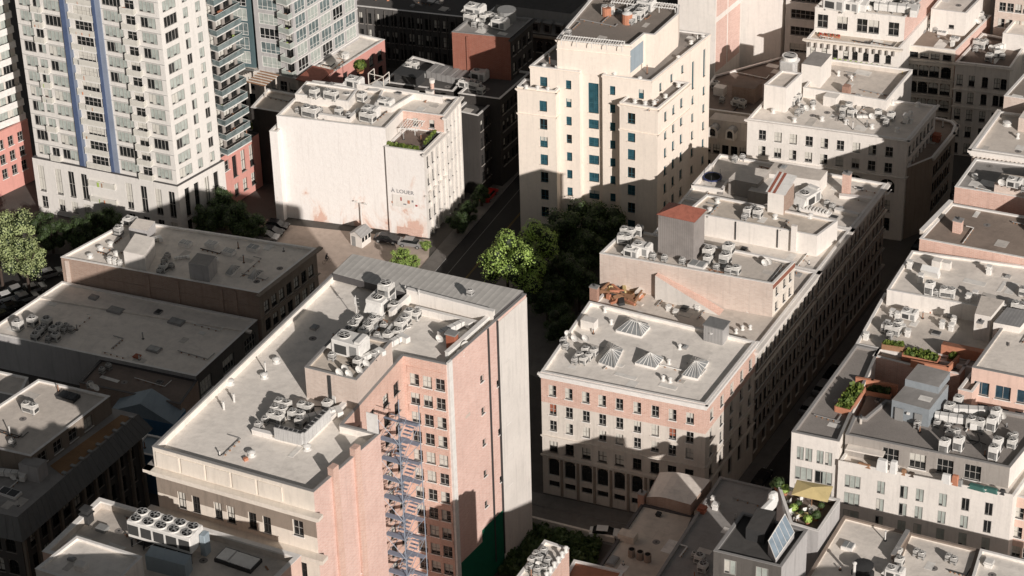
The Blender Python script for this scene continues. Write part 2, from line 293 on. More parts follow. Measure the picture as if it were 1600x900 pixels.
# ------------------------------------------------------------------ buildings
ALL = []
class Bld:
    def __init__(s, name, label, cat, pt, group=None):
        o = at(*pt) if len(pt) == 3 else Vector(pt)
        s.o = Vector((o.x, o.y, 0)); s.root = thing(name, label, cat, s.o, 0, group); s.wins = []; s.vols = []; ALL.append(s)
    def part(s, name, mb, parent=None):
        return part(name, mb, parent or s.root, s.o)
    def place(s, name, mesh, p, rz): return link(name, mesh, s.root, Vector(p) - s.o, rz)
    def vol(s, px, h, zb=0, wall='plaster_white', roof='membrane_white', par=.7, pt=.35, cop='coping_white', faces={}, trim={}, pz=None, world=None, band=None, nm=('wall', 'roof'), wz=None, fmat={}, base=0):
        pz = h if pz is None else pz
        P = world or [at(p[0], p[1], p[2] if len(p) > 2 else pz).xy for p in px]
        A = sum(P[i].x * P[(i + 1) % len(P)].y - P[(i + 1) % len(P)].x * P[i].y for i in range(len(P)))
        if A < 0: print('CLOCKWISE', s.root.name, px)
        n = len(P); mb = MB(); v = dict(P=P, h=h, zb=zb, s=s); s.vols.append(v)
        for i in range(n):
            a, b = P[i], P[(i + 1) % n]; L = (b - a).length; d = (b - a) / L; nn = Vector((d.y, -d.x)); ops = []
            for sp_ in faces.get(i, []): ops += s.row(L, h, zb, **sp_)
            ops2 = []
            for o in ops:
                if o[0] < .05 or o[1] > L - .05 or o[2] < zb + .02 or o[3] > h - .1: continue
                if any(o[0] < q[1] + .02 and o[1] > q[0] - .02 and o[2] < q[3] + .02 and o[3] > q[2] - .02 for q in ops2): continue
                ops2.append(o)
            wm = fmat.get(i, wall)
            bd = [zb, h] + ([z for z in band[0]] if band and (band[2] is None or i in band[2]) else [])
            zs = sorted(set([round(z, 4) for o in ops2 for z in (o[2], o[3])] + bd)); zs = [z for z in zs if zb <= z <= h]
            Pt = lambda u, z, dep=0: (a.x + d.x * u - nn.x * dep, a.y + d.y * u - nn.y * dep, z)
            for k in range(len(zs) - 1):
                z0, z1 = zs[k], zs[k + 1]
                if z1 - z0 < .001: continue
                m_ = wm
                if band and (band[2] is None or i in band[2]):
                    j = sum(1 for z in sorted(band[0]) if (z0 + z1) / 2 > z); m_ = band[1][j]
                holes = sorted([(o[0], o[1]) for o in ops2 if o[2] < z1 - .001 and o[3] > z0 + .001]); u = 0
                for h0, h1 in holes + [(L, L)]:
                    if h0 - u > .001: mb.face([Pt(u, z0), Pt(h0, z0), Pt(h0, z1), Pt(u, z1)], m_)
                    u = h1
            for u0, u1, z0, z1, kind in ops2:
                D = .3 if kind.split('_')[0] not in ('curtain', 'bay') else .12
                mb.face([Pt(u0, z0), Pt(u1, z0), Pt(u1, z0, D), Pt(u0, z0, D)], wm); mb.face([Pt(u0, z1, D), Pt(u1, z1, D), Pt(u1, z1), Pt(u0, z1)], wm)
                mb.face([Pt(u0, z0, D), Pt(u0, z1, D), Pt(u0, z1), Pt(u0, z0)], wm); mb.face([Pt(u1, z0), Pt(u1, z1), Pt(u1, z1, D), Pt(u1, z0, D)], wm)
                c = Pt((u0 + u1) / 2, z0, D - .11)
                s.wins.append((window_mesh(u1 - u0, z1 - z0, kind, random.choice((0, 0, 1, 2, 3, 4, 5)) if kind.split('_')[0] != 'curtain' else random.choice((0, 0, 0, 1, 1, 3))), c, math.atan2(d.y, d.x)))
            for (zo, hh, dep, m_) in trim.get(i, []) + trim.get('all', []):   # cornices: stepped mouldings
                z1 = h - zo; z0 = z1 - hh; tb = MB()
                for q, (f0, f1, dd) in enumerate(((0, .35, 1), (.35, .7, .62), (.7, 1, .3))):
                    za, zc = z1 - hh * f1, z1 - hh * f0; e = dd * dep
                    c8 = [Pt(-e, za, -e), Pt(L + e, za, -e), Pt(L + e, zc, -e), Pt(-e, zc, -e)]; k8 = [Pt(-e, za, .01), Pt(L + e, za, .01), Pt(L + e, zc, .01), Pt(-e, zc, .01)]
                    tb.face(c8, m_); tb.face([c8[3], c8[2], k8[2], k8[3]], m_); tb.face([c8[1], c8[0], k8[0], k8[1]], m_); tb.face([c8[0], c8[3], k8[3], k8[0]], m_); tb.face([c8[2], c8[1], k8[1], k8[2]], m_)
                s.part('cornice', tb)
        s.part(nm[0], mb)
        I = offset(P, pt); rb = MB(); rz_ = h - par
        if par > 0:
            O = offset(P, -.05); cb = MB()
            for i in range(n):
                j = (i + 1) % n; z = h + .07
                cb.face([(*O[i], h), (*O[j], h), (*O[j], z), (*O[i], z)], cop); cb.face([(*O[i], z), (*O[j], z), (*I[j], z), (*I[i], z)], cop)
                cb.face([(*I[j], rz_), (*I[i], rz_), (*I[i], z - .25), (*I[j], z - .25)], roof if cop != 'coping_dark' else cop); cb.face([(*I[j], z - .25), (*I[i], z - .25), (*I[i], z), (*I[j], z)], cop)
                cb.face([(*O[j], h), (*O[i], h), (*P[i], h), (*P[j], h)], cop)
            s.part('parapet', cb); rb.poly([(*p, rz_) for p in I], roof)
        else:
            rz_ = h; rb.poly([(*p, h) for p in P], roof)
        v['ro'] = s.part(nm[1], rb); v['rz'] = rz_; v['rm'] = roof; return v
    def row(s, L, h, zb, zo=None, z=None, w=1.2, hh=2.0, n=1, f0=.05, f1=.95, kind='sash', xs=None, rows=1, pitch=3.2, skip=()):
        out = []
        for r in range(rows):
            zt = (h - zo if zo is not None else z) - r * pitch
            if zt - hh / 2 < zb + .1: continue
            us = [x * L for x in xs] if xs else [L * (f0 + (f1 - f0) * (i + .5) / n) for i in range(n)]
            for i, u in enumerate(us):
                if (i, r) in skip or i in skip: continue
                out.append((u - w / 2, u + w / 2, zt - hh / 2, zt + hh / 2, kind))
        return out
    def finish(s, cap=96):
        def key(wn):
            x, y = proj(wn[1]); vis = -30 < x < 1630 and -30 < y < 930
            face = Vector((math.sin(wn[2]), -math.cos(wn[2]), 0)).dot(Vector((0, 0, CAMH)) - Vector(wn[1])) > 0
            return (not (vis and face), (Vector(wn[1]) - Vector((0, 0, CAMH))).length)
        s.wins.sort(key=key)
        for me, c, rz in s.wins[:cap]: s.place('window', me, c, rz)
        rest = s.wins[cap:]
        if rest:
            vs, fs, ms, mats, uvs = [], [], [], [], []
            for me, c, rz in rest:
                k = len(vs); M = Matrix.Translation(Vector(c) - s.o) @ Matrix.Rotation(rz, 4, 'Z')
                vs += [M @ v.co for v in me.vertices]; mp = []
                for m in me.materials:
                    if m not in mats: mats.append(m)
                    mp.append(mats.index(m))
                for p in me.polygons: fs.append([k + i for i in p.vertices]); ms.append(mp[p.material_index])
            me = bpy.data.meshes.new('window'); me.from_pydata([tuple(v) for v in vs], [], fs)
            for m in mats: me.materials.append(m)
            me.polygons.foreach_set('material_index', ms); me.update(); o = link('window', me, s.root); o['kind'] = 'stuff'
    def fr(s, v, i, u, z, dep=0):    # point on face i, u metres from its start, dep metres outwards
        P = v['P']; a, b = P[i], P[(i + 1) % len(P)]; d = (b - a).normalized(); nn = Vector((d.y, -d.x)); p = a + d * u + nn * dep
        return Vector((p.x, p.y, z)), d, nn, (b - a).length
    def slab(s, name, v, i, f0, f1, z0, z1, dep, m, inn=.02):
        p0, d, nn, L = s.fr(v, i, 0, 0); mb = MB(); c = p0 + (d * (L * (f0 + f1) / 2) + nn * (dep - inn) / 2).to_3d()
        mb.box((c.x, c.y, z0), (L * (f1 - f0), dep + inn, z1 - z0), m, math.atan2(d.y, d.x)); return s.part(name, mb)
    def balcony(s, v, i, f0, f1, z, dep, m='metal_white', rail='glass_pale', clutter=True, solid=False):
        p0, d, nn, L = s.fr(v, i, 0, 0); mb = MB(); rz = math.atan2(d.y, d.x); W = L * (f1 - f0); c = p0 + (d * (L * (f0 + f1) / 2) + nn * dep / 2).to_3d()
        mb.box((c.x, c.y, z - .2), (W, dep, .2), m, rz)
        T = lambda x, y, zz: Vector((c.x + d.x * x + nn.x * y, c.y + d.y * x + nn.y * y, zz))
        for (x0, y0, x1, y1) in ((-W / 2, dep / 2 - .04, W / 2, dep / 2 - .04), (-W / 2 + .03, -dep / 2, -W / 2 + .03, dep / 2), (W / 2 - .03, -dep / 2, W / 2 - .03, dep / 2)):
            mb.face([T(x0, y0, z), T(x1, y1, z), T(x1, y1, z + 1.0), T(x0, y0, z + 1.0)], m if solid else rail); mb.bar(T(x0, y0, z + 1.02), T(x1, y1, z + 1.02), .035, m, 4)
        if clutter:
            for _ in range(random.randint(1, 3)):
                x = random.uniform(-W / 2 + .4, W / 2 - .4); q = T(x, 0, z); mb.box(q, (random.uniform(.3, .7), .4, random.uniform(.4, .9)), random.choice(('frame_dark', 'metal_grey', 'blind', 'wood', 'leaf_bright', 'terracotta')), random.random() * 3)
        return s.part('balcony', mb)
    # roof furniture that is part of the building
    def add(s, name, fn, p, rz=None):
        mb = MB(); fn(mb); st = 0; M = Matrix.Translation(Vector(p)) @ Matrix.Rotation(-AZ if rz is None else rz, 4, 'Z'); mb.xf(M, 0); p = Vector(p)
        ro = [v for v in s.vols if 'ro' in v and abs(v['rz'] - p.z) < 1.2 and inpoly(v['P'], p.x, p.y)]
        return s.part(name, mb, ro[-1]['ro'] if ro else None)
    def hut(s, px, h, zb, wall='plaster_white', roof='membrane_white', nm=('hut_wall', 'hut_roof'), par=0, **k):
        return s.vol(px, h, zb, wall, roof, par, nm=nm, **k)
    def vent(s, x, y, z, r=.22, h=.7, m='metal_white', cap=True):
        def f(b):
            b.cyl((0, 0, 0), r * 1.7, .12, m, 10, r * 1.3); b.cyl((0, 0, .1), r, h, m, 10)
            if cap: b.cyl((0, 0, h), r * 1.55, .1, m, 10); b.cyl((0, 0, h + .1), r * 1.5, .16, m, 10, r * .4)
            b.cyl((0, 0, h + .0), r * .8, .02, 'black', 8)
        return s.add('roof_vent', f, at(x, y, z))
    def stack(s, x, y, z, w=.6, h=1.6, m='metal_white'):
        def f(b): b.box((0, 0, 0), (w, w, h * .6), m, bev=.05); b.box((0, 0, h * .58), (w * 1.2, w * 1.2, .12), m); b.box((0, 0, h * .66), (w * .85, w * .85, h * .3), m, bev=.06); b.box((0, 0, h * .9), (w * 1.05, w * 1.05, .1), m)
        return s.add('roof_vent', f, at(x, y, z))
    def chimney(s, x, y, z, w=.9, d=.9, h=2.4, m='brick_chimney', pots=1):
        def f(b):
            b.box((0, 0, 0), (w, d, h), m); b.box((0, 0, h), (w + .16, d + .16, .16), 'coping_grey')
            for i in range(pots): b.cyl(((i - (pots - 1) / 2) * .5 if w > d else 0, (i - (pots - 1) / 2) * .5 if w <= d else 0, h + .16), .16, .4, 'terracotta' if pots > 1 else 'metal_dark', 8)
        return s.add('chimney', f, at(x, y, z))
    def hatch(s, x, y, z, w=1.5, d=1.5, h=.4, m='coping_white', g='skylight_glass'):
        def f(b): b.box((0, 0, 0), (w, d, h), m); b.box((0, 0, h), (w * .84, d * .84, .06), g); b.box((0, 0, h + .01), (.06, d * .9, .08), m)
        return s.add('skylight', f, at(x, y, z))
    def pyramid(s, px, z, h=1.1, m='skylight_glass', ridge=.3):
        C = [at(p[0], p[1], z) for p in px]; mb = MB(); c = sum(C, Vector()) / 4; n = 4; up = Vector((0, 0, .35)); lo = C; cu = [p + up for p in C]
        for i in range(4): mb.face([lo[i], lo[(i + 1) % 4], cu[(i + 1) % 4], cu[i]], 'coping_white')
        a = (cu[0] + cu[3]) / 2; e = (cu[1] + cu[2]) / 2; r0 = a.lerp(e, .5 - ridge / 2) + Vector((0, 0, h)); r1 = a.lerp(e, .5 + ridge / 2) + Vector((0, 0, h))
        quads = [(cu[0], cu[1], r1, r0), (cu[1], cu[2], r1, r1), (cu[2], cu[3], r0, r1), (cu[3], cu[0], r0, r0)]
        for q in quads:
            mb.face(q if q[2] != q[3] else q[:3], m)
            for k in range(0, 6): t = k / 5; p = q[0].lerp(q[1], t) + Vector((0, 0, .03)); r = q[3].lerp(q[2], t) + Vector((0, 0, .03)); mb.bar(p, r, .045, 'metal_white', 4)
        mb.bar(r0, r1, .08, 'metal_white', 5); return s.part('skylight', mb)

simple('steel_blue', (.30, .34, .40), .5, .1, .4, .5, 2); simple('pipe_rust', (.30, .16, .10), .8); simple('patch_light', (.80, .77, .72), .9, 0, .1, .5, .8); simple('patch_dark', (.26, .24, .225), .9, 0, .1, .5, .8); simple('patch_mid', (.60, .56, .51), .9, 0, .1, .5, .8)
def inpoly(P, x, y):
    c = False
    for i in range(len(P)):
        a, d = P[i], P[i - 1]
        if (a.y > y) != (d.y > y) and x < (d.x - a.x) * (y - a.y) / (d.y - a.y) + a.x: c = not c
    return c

def clutter(B, v, n=8, seed=1):
    rnd = random.Random(seed); P = offset(v['P'], 1.0); z = v['rz']; xs = [p.x for p in P]; ys = [p.y for p in P]
    used = [(Vector(w['P'][0]), w) for w in B.vols if w is not v and w['rz'] > z + .3]
    def pick(m=0):
        for _ in range(60):
            x, y = rnd.uniform(min(xs), max(xs)), rnd.uniform(min(ys), max(ys))
            if inpoly(P, x, y) and not any(inpoly(offset(w['P'], -m - .4), x, y) for _, w in used): return Vector((x, y, z))
        return None
    lv = 0
    for i in range(n):
        k = rnd.random(); p = pick(1)
        if p is None: continue
        rz = -AZ + rnd.choice((0, math.pi / 2)); mb = MB(); lv += 1
        if k < .34:
            w_, d_ = rnd.uniform(.8, 3.4), rnd.uniform(.6, 2.0); mb.box((0, 0, .004), (w_, d_, .012 + .003 * lv), rnd.choice(('patch_light', 'patch_light', 'patch_mid', 'patch_mid'))); nm = 'roof_patch'
        elif k < .56:
            L_ = rnd.uniform(2, 6.5); r_ = rnd.uniform(.05, .11); m_ = rnd.choice(('metal_grey', 'coping_grey', 'metal_white', 'metal_dark', 'metal_white', 'pipe_rust')); mb.bar((-L_ / 2, 0, .22), (L_ / 2, 0, .22), r_, m_, 6); mb.bar((L_ / 2, 0, .22), (L_ / 2, rnd.uniform(.6, 2), .22), r_, m_, 6)
            [mb.box((-L_ / 2 + L_ * (q + .5) / 4, 0, 0), (.14, .3, .2), 'wood') for q in range(4)]; nm = 'pipe_run'
        elif k < .7: mb.cyl((0, 0, 0), .16, .03, 'metal_dark', 8); mb.cyl((0, 0, .004), .55, .012, 'patch_dark', 12); nm = 'roof_drain'
        elif k < .85: h_ = rnd.uniform(.5, 1.6); mb.cyl((0, 0, 0), .09, h_, rnd.choice(('metal_grey', 'metal_white', 'pipe_rust')), 8); mb.cyl((0, 0, 0), .22, .08, 'metal_dark', 8); mb.cyl((0, 0, h_), .15, .12, 'metal_grey', 8, .05); nm = 'roof_vent'
        elif k < .93:
            s_ = rnd.uniform(.7, 1.5); mb.box((0, 0, 0), (s_, s_ * .8, .3), 'coping_grey'); mb.box((0, 0, .3), (s_ * .9, s_ * .7, .12), rnd.choice(('skylight_glass', 'metal_grey', 'metal_dark')), taper=.6); nm = 'skylight'
        else:
            for q in range(1): mb.box((rnd.uniform(-1.2, 1.2), rnd.uniform(-1, 1), 0), (rnd.uniform(.2, .9), rnd.uniform(.15, .6), rnd.uniform(.08, .4)), rnd.choice(('wood', 'metal_dark', 'patch_dark', 'coping_grey', 'terracotta')), rnd.random() * 3)
            nm = 'roof_debris'
        mb.xf(Matrix.Translation(p) @ Matrix.Rotation(rz, 4, 'Z'), 0); B.part(nm, mb, v['ro'])

simple('casing_pale', (.66, .64, .60), .55, 0, .3, .6, 3); simple('casing_grey', (.42, .41, .39), .55, 0, .3, .6, 3)
# ------------------------------------------------------------------ things that stand on roofs
UM = {}
def unit_mesh(kind):
    if kind in UM: return UM[kind]
    out = []
    def fan(b, x, y, z, r):
        b.cyl((x, y, z), r * 1.12, .1, 'metal_white', 14); b.cyl((x, y, z + .1), r * 1.02, .012, 'black', 14)
        for k in range(4): a = k * math.pi / 2 + .4; b.face([(x, y, z + .13), (x + r * math.cos(a), y + r * math.sin(a), z + .125), (x + r * math.cos(a + .5), y + r * math.sin(a + .5), z + .16)], 'metal_grey')
        b.cyl((x, y, z + .1), r * .2, .07, 'metal_grey', 8)
        for k in (-.5, 0, .5): b.bar((x - r * math.cos(math.asin(k)), y + r * k, z + .18), (x + r * math.cos(math.asin(k)), y + r * k, z + .18), .018, 'metal_white', 4)
    def louv(b, w, d, z0, z1):
        for s_ in (-1, 1):
            b.box((0, s_ * (d / 2 + .004), z0), (w * .8, .02, z1 - z0), 'louvre'); b.box((s_ * (w / 2 + .004), 0, z0), (.02, d * .8, z1 - z0), 'louvre')
            n = int((z1 - z0) / .12)
            for k in range(n): b.box((0, s_ * (d / 2 + .02), z0 + k * .12), (w * .82, .025, .03), 'casing_grey')
    def base(w, d):
        f = MB()
        for sx in (-1, 1): f.box((sx * w * .38, 0, 0), (.14, d * 1.05, .2), 'metal_grey')
        return f
    if kind in ('single', 'tall', 'twin', 'small'):
        w, d, h = {'single': (1.25, 1.15, 1.15), 'tall': (1.35, 1.2, 1.9), 'twin': (2.3, 1.2, 1.3), 'small': (.9, .8, .75)}[kind]
        c = MB(); c.box((0, 0, .2), (w, d, h), {'small': 'casing_grey', 'single': 'casing_pale', 'twin': 'casing_pale'}.get(kind, 'metal_white'), bev=.07); louv(c, w, d, .38, h * .72)
        if kind != 'small':
            c.box((w * .28, -d / 2 - .03, .3), (.3, .06, h * .5), 'metal_grey')
        f = MB()
        for x in ([0] if kind != 'twin' else [-.57, .57]): fan(f, x, 0, h + .2, min(w, d) * (.4 if kind != 'twin' else .38))
        out = [('casing', c), ('fan_grille', f), ('base_rail', base(w, d))]
    elif kind == 'rtu':
        c = MB(); c.box((0, 0, .25), (2.9, 1.9, 1.5), 'metal_white', bev=.06); c.box((1.1, 0, 1.72), (.5, 1.5, .25), 'metal_white'); c.box((-.5, -.97, .45), (1.2, .04, .9), 'louvre'); c.box((.8, -.97, .4), (.7, .03, 1.1), 'metal_grey')
        hd = MB(); hd.face([(-1.45, -.8, .5), (-1.45, .8, .5), (-2.1, .8, .6), (-2.1, -.8, .6)], 'metal_white'); hd.face([(-1.45, -.8, 1.4), (-1.45, .8, 1.4), (-2.1, .8, .6), (-2.1, -.8, .6)], 'metal_white')
        for y in (-.8, .8): hd.face([(-1.45, y, .5), (-1.45, y, 1.4), (-2.1, y, .6)], 'metal_white')
        f = MB(); fan(f, -.6, 0, 1.75, .5); out = [('casing', c), ('intake_hood', hd), ('fan_grille', f), ('base_rail', base(2.9, 1.9))]
    elif kind == 'duct':
        c = MB(); c.box((0, 0, .3), (4.2, .8, .8), 'metal_white', bev=.04); c.box((2.4, -.4, .3), (.8, 1.7, .8), 'metal_white', bev=.04)
        for x in (-1.5, -.5, .5, 1.5): c.box((x, 0, .27), (.07, .88, .86), 'metal_grey')
        f = MB()
        for x in (-1.7, 0, 1.7): f.box((x, 0, 0), (.12, .7, .3), 'metal_grey')
        out = [('duct_run', c), ('support', f)]
    elif kind == 'dish':
        c = MB(); seg = 12
        for i in range(3):
            for j in range(seg):
                P = lambda i, j: (.6 * i / 3 * math.cos(2 * math.pi * j / seg), -.25 - .22 * (i / 3) ** 2 + .0, .9 + .6 * i / 3 * math.sin(2 * math.pi * j / seg))
                c.face([P(i, j), P(i + 1, j), P(i + 1, j + 1), P(i, j + 1)], 'metal_white')
        f = MB(); f.bar((0, 0, 0), (0, 0, .9), .05, 'metal_grey'); f.bar((0, 0, .9), (0, -.3, .9), .04, 'metal_grey'); f.bar((0, -.4, .4), (0, -.85, .9), .02, 'metal_grey'); out = [('reflector', c), ('mast', f)]
    elif kind == 'mast':
        f = MB(); f.bar((0, 0, 0), (0, 0, 4.2), .05, 'metal_white'); g = MB()
        for z in (2.6, 3.2, 3.8): g.bar((-.5, 0, z), (.5, 0, z), .025, 'metal_white')
        g.box((0, -.15, 2.9), (.25, .12, 1.1), 'metal_white'); out = [('mast', f), ('aerial', g)]
    UM[kind] = [(n, b.mesh(n)) for n, b in out]; return UM[kind]
KIND = {'single': ('air_conditioner', 'single fan air conditioner', 'air conditioner'), 'tall': ('air_conditioner', 'tall air conditioner', 'air conditioner'), 'twin': ('air_conditioner', 'twin fan air conditioner', 'air conditioner'),
        'small': ('air_conditioner', 'small condenser box', 'air conditioner'), 'rtu': ('ventilation_unit', 'large hooded ventilation unit', 'ventilation unit'), 'duct': ('ventilation_duct', 'elbowed metal duct', 'duct'),
        'dish': ('satellite_dish', 'satellite dish', 'satellite dish'), 'mast': ('antenna_mast', 'thin antenna mast', 'antenna')}
ORD = ['leftmost', 'second from the left', 'third from the left', 'fourth from the left', 'fifth from the left', 'sixth from the left', 'seventh from the left', 'eighth from the left', 'ninth from the left', 'tenth from the left', 'eleventh from the left', 'twelfth from the left', 'thirteenth from the left', 'fourteenth from the left', 'fifteenth from the left']
def units(where, z, items, group=None):
    """items: (kind, px, py[, rz offset, z override, scale])"""
    by = {}
    for it in items: by.setdefault(KIND[it[0]][0] + it[0], []).append(it)
    for k, li in by.items():
        li.sort(key=lambda t: t[1])
        for i, it in enumerate(li):
            nm, lb, cat = KIND[it[0]]
            zz = it[4] if len(it) > 4 and it[4] is not None else z; sc = it[5] if len(it) > 5 else 1
            if len((lb + ' ' + ORD[min(i, 14)] + ' ' + where).split()) > 16: print('LONG', lb, where)
            lab = lb + ' ' + where if len(li) == 1 else lb + ', ' + ORD[i] + ' ' + where
            t = thing(nm, lab, cat, at(it[1], it[2], zz), -AZ + (it[3] if len(it) > 3 else 0), group or 'rooftop machines ' + where); t.scale = (sc,) * 3
            for n, me in unit_mesh(it[0]): link(n, me, t)
def cables(B, v, pts, seed=3, n=10, spread=14):
    rnd = random.Random(seed)
    for i in range(n):
        mb = MB(); x, y = rnd.choice(pts); x0, y0 = x + rnd.uniform(-spread, spread), y + rnd.uniform(-spread, spread) * .6; a = at(x, y, v['rz'] + .12); c = at(x0, y0, v['rz'] + .12); mid = (a + c) / 2 + Vector((rnd.uniform(-.6, .6), rnd.uniform(-.6, .6), 0))
        m_ = rnd.choice(('metal_dark', 'metal_grey', 'metal_white', 'metal_dark')); r_ = rnd.uniform(.03, .08); mb.bar(a, mid, r_, m_, 5); mb.bar(mid, c, r_, m_, 5); B.part('pipe_run', mb, v['ro'])
def bx(c, d, m, name, label, cat, rz=None, bev=.05, group=None):
    t = thing(name, label, cat, c, -AZ if rz is None else rz, group); b = MB(); b.box((0, 0, 0), d, m, bev=bev); t2 = b.mesh(name); return t, t2
# ------------------------------------------------------------------ M: long building with the light well
M = Bld('brick_loft_building', 'long tall building with cream front, pink brick flank and machine-covered pale roof', 'building', (238, 698, 41))
MP = [(238, 698), (490, 769), (594, 677), (536, 663), (630, 556), (697, 570), (822, 460), (549, 399)]
m = M.vol(MP, 41, band=([34.0, 37.2], ['stone_cream', 'stone_brown', 'stone_cream'], (0,)), wall='brick_pink', roof='membrane_bright', par=1.1, cop='coping_grey', fmat={0: 'stone_cream', 7: 'stone_grey', 6: 'stone_grey', 4: 'brick_rosy', 3: 'brick_rosy', 5: 'brick_pink'},  # brown front band is shade below the cornice, painted as stone colour
    faces={0: [dict(xs=[.155, .245, .385, .465, .6, .69], w=1.15, hh=2.5, zo=7.2, rows=1, kind='dark'), dict(xs=[.885], w=1.5, hh=2.4, zo=6.3, kind='multi'), dict(xs=[.12, .25, .38, .5, .62, .74, .885], w=1.6, hh=2.6, zo=12.8, rows=7, pitch=3.9, kind='dark')],
           4: [dict(n=3, f0=.08, f1=.985, w=1.38, hh=1.85, zo=3.4, rows=11, pitch=3.05, kind='sash')],
           3: [dict(xs=[.2, .45, .68, .86], w=1.6, hh=1.8, zo=3.6, rows=10, pitch=3.05, kind='dark')],
           5: [dict(xs=[.42, .73], w=.9, hh=1.1, zo=7, rows=5, pitch=5.2, kind='plain'), dict(xs=[.62], w=.9, hh=1.0, zo=10, rows=3, pitch=8, kind='plain')],
           1: [dict(xs=[.62], w=1.0, hh=1.1, zo=17.5, rows=2, pitch=9, kind='plain')],
           7: [dict(n=18, w=1.4, hh=2.2, zo=5, rows=9, pitch=3.9, kind='dark')]},
    trim={0: [(3.0, 1.3, 1.1, 'stone_cream'), (9.3, 1.5, 1.3, 'stone_cream')], 7: [(3.0, 1.3, 1.1, 'stone_grey')]})
Z = m['rz']
# white rendered stretch of the right flank, pilasters, drain pipes, green paint
M.slab('render_panel', m, 5, .625, .999, 0, 40.6, .12, 'plaster_offwhite')
for f in (.30, .63): M.slab('pilaster', m, 1, f - .04, f + .04, 0, 42.2, .35, 'brick_rosy', .5)
M.slab('drain_pipe', m, 5, .005, .05, 2, 41.3, .35, 'metal_white'); M.slab('drain_pipe', m, 5, .5, .512, 2, 41, .2, 'metal_dark'); M.slab('drain_pipe', m, 5, .615, .625, 2, 41, .25, 'metal_dark')
M.slab('green_wall_paint', m, 5, .07, .62, 0, 7.5, .1, 'green_paint'); M.slab('green_wall_paint', m, 5, .35, .62, 7.5, 9.5, .1, 'green_paint'); M.slab('lintel_patch', m, 5, .2, .26, 30, 30.5, .03, 'brick_pale')
for k in range(10): M.slab('spandrel', m, 4, .08, .99, 41 - 2.4 - 3.05 * k - .0 if k == 0 else 41 - 2.35 - 3.05 * k, 41 - 1.35 - 3.05 * k, .12, 'brick_rosy')
# front parapet frieze blocks
for k in range(5): M.slab('frieze_block', m, 0, .02 + k * .16, .165 + k * .16, 38.2, 40.4, .16, 'stone_cream')
# penthouse and raised rear
ph = M.vol([(476, 574), (557, 594), (612, 533), (531, 515)], 44.6, 39.5, 'brick_pale', 'membrane_beige', .4, cop='coping_grey', nm=('penthouse_wall', 'penthouse_roof'))
M.slab('penthouse_pier', ph, 0, .45, .5, 40, 44.3, .2, 'metal_dark')
# ribbed metal roof strip along the rear edge, and raised parapet walls in front of it
mb = MB(); q = [at(520, 432, 40.9), at(771, 500, 40.9), at(818, 459, 40.9), at(551, 401, 40.9)]; up = Vector((0, 0, .55))
mb.face([q[0] + up, q[1] + up, q[2] + up * .85, q[3] + up * .85], 'ribbed_metal'); mb.face([q[0] - up, q[1] - up, q[1] + up, q[0] + up], 'coping_dark'); mb.face([q[0] - up, q[0] + up, q[3] + up * .85, q[3] - up], 'coping_dark'); mb.face([q[1] - up, q[2] - up, q[2] + up * .85, q[1] + up], 'coping_dark')
M.part('metal_roof', mb)
def wallstrip(B, name, pts, z, h, t, mat, cop='coping_white'):
    mb = MB()
    for (x0, y0), (x1, y1) in zip(pts, pts[1:]):
        a, b = at(x0, y0, z), at(x1, y1, z); d = b - a; rz = math.atan2(d.y, d.x); c = (a + b) / 2
        mb.box((c.x, c.y, z), (d.length + t * .98, t, h), mat, rz); mb.box((c.x, c.y, z + h), (d.length + t * 1.2, t + .12, .08), cop, rz)
    return B.part(name, mb)
wallstrip(M, 'roof_curb', [(640, 474), (770, 508)], Z, 2.3, .5, 'plaster_white'); wallstrip(M, 'roof_curb', [(612, 500), (640, 474)], Z, 1.5, .5, 'plaster_white')
wallstrip(M, 'roof_curb', [(652, 490), (755, 515)], Z, 1.0, .4, 'plaster_white')
wallstrip(M, 'roof_curb', [(700, 562), (764, 506)], Z, 1.3, .5, 'metal_white')
wallstrip(M, 'roof_curb', [(571, 560), (633, 492)], Z + .2, .5, .5, 'metal_grey', 'metal_white')
# steel stair tower in the light well
st = thing('steel_stair', 'white steel lattice fire stair rising inside the dark light well', 'fire stair', at(612, 640, 41) * Vector((1, 1, 0)) if False else Vector((at(622, 640, 40).x, at(622, 640, 40).y, 0)), -AZ)
fs = MB(); tr = MB(); ra = MB(); Wd, Dp = 3.0, 5.2
for sx in (-1, 1):
    for sy in (-1, 1): fs.bar((sx * Wd / 2, sy * Dp / 2, 0), (sx * Wd / 2, sy * Dp / 2, 39.5), .08, 'steel_blue', 4)
for k in range(13):
    z = k * 3.05; s_ = 1 if k % 2 else -1
    for sy in (-1, 1): fs.bar((-Wd / 2, sy * Dp / 2, z), (Wd / 2, sy * Dp / 2, z), .045, 'steel_blue', 4)
    for sx in (-1, 1): fs.bar((sx * Wd / 2, -Dp / 2, z), (sx * Wd / 2, Dp / 2, z), .045, 'steel_blue', 4)
    if z + 3 < 40:
        fs.bar((Wd / 2, -Dp / 2 * s_, z), (Wd / 2, Dp / 2 * s_, z + 3.05), .045, 'steel_blue', 4); fs.bar((-Wd / 2 * s_, -Dp / 2, z), (Wd / 2 * s_, -Dp / 2, z + 3.05), .045, 'steel_blue', 4)
        mb = tr; n = 9
        for j in range(n): t = (j + .5) / n; mb.box((.6 * s_, -Dp / 2 * .7 * s_ + Dp * .7 * t * s_, z + 3.05 * t), (1.2, .32, .05), 'blue_grey')
        ra.bar((0, -Dp / 2 * .7 * s_, z + .9), (0, Dp / 2 * .7 * s_, z + 3.9), .05, 'steel_blue', 4)
    tr.box((0, -Dp / 2 * .85 * (1), z), (Wd, Dp * .15, .08), 'blue_grey'); tr.box((0, Dp / 2 * .85, z), (Wd, Dp * .15, .08), 'blue_grey')
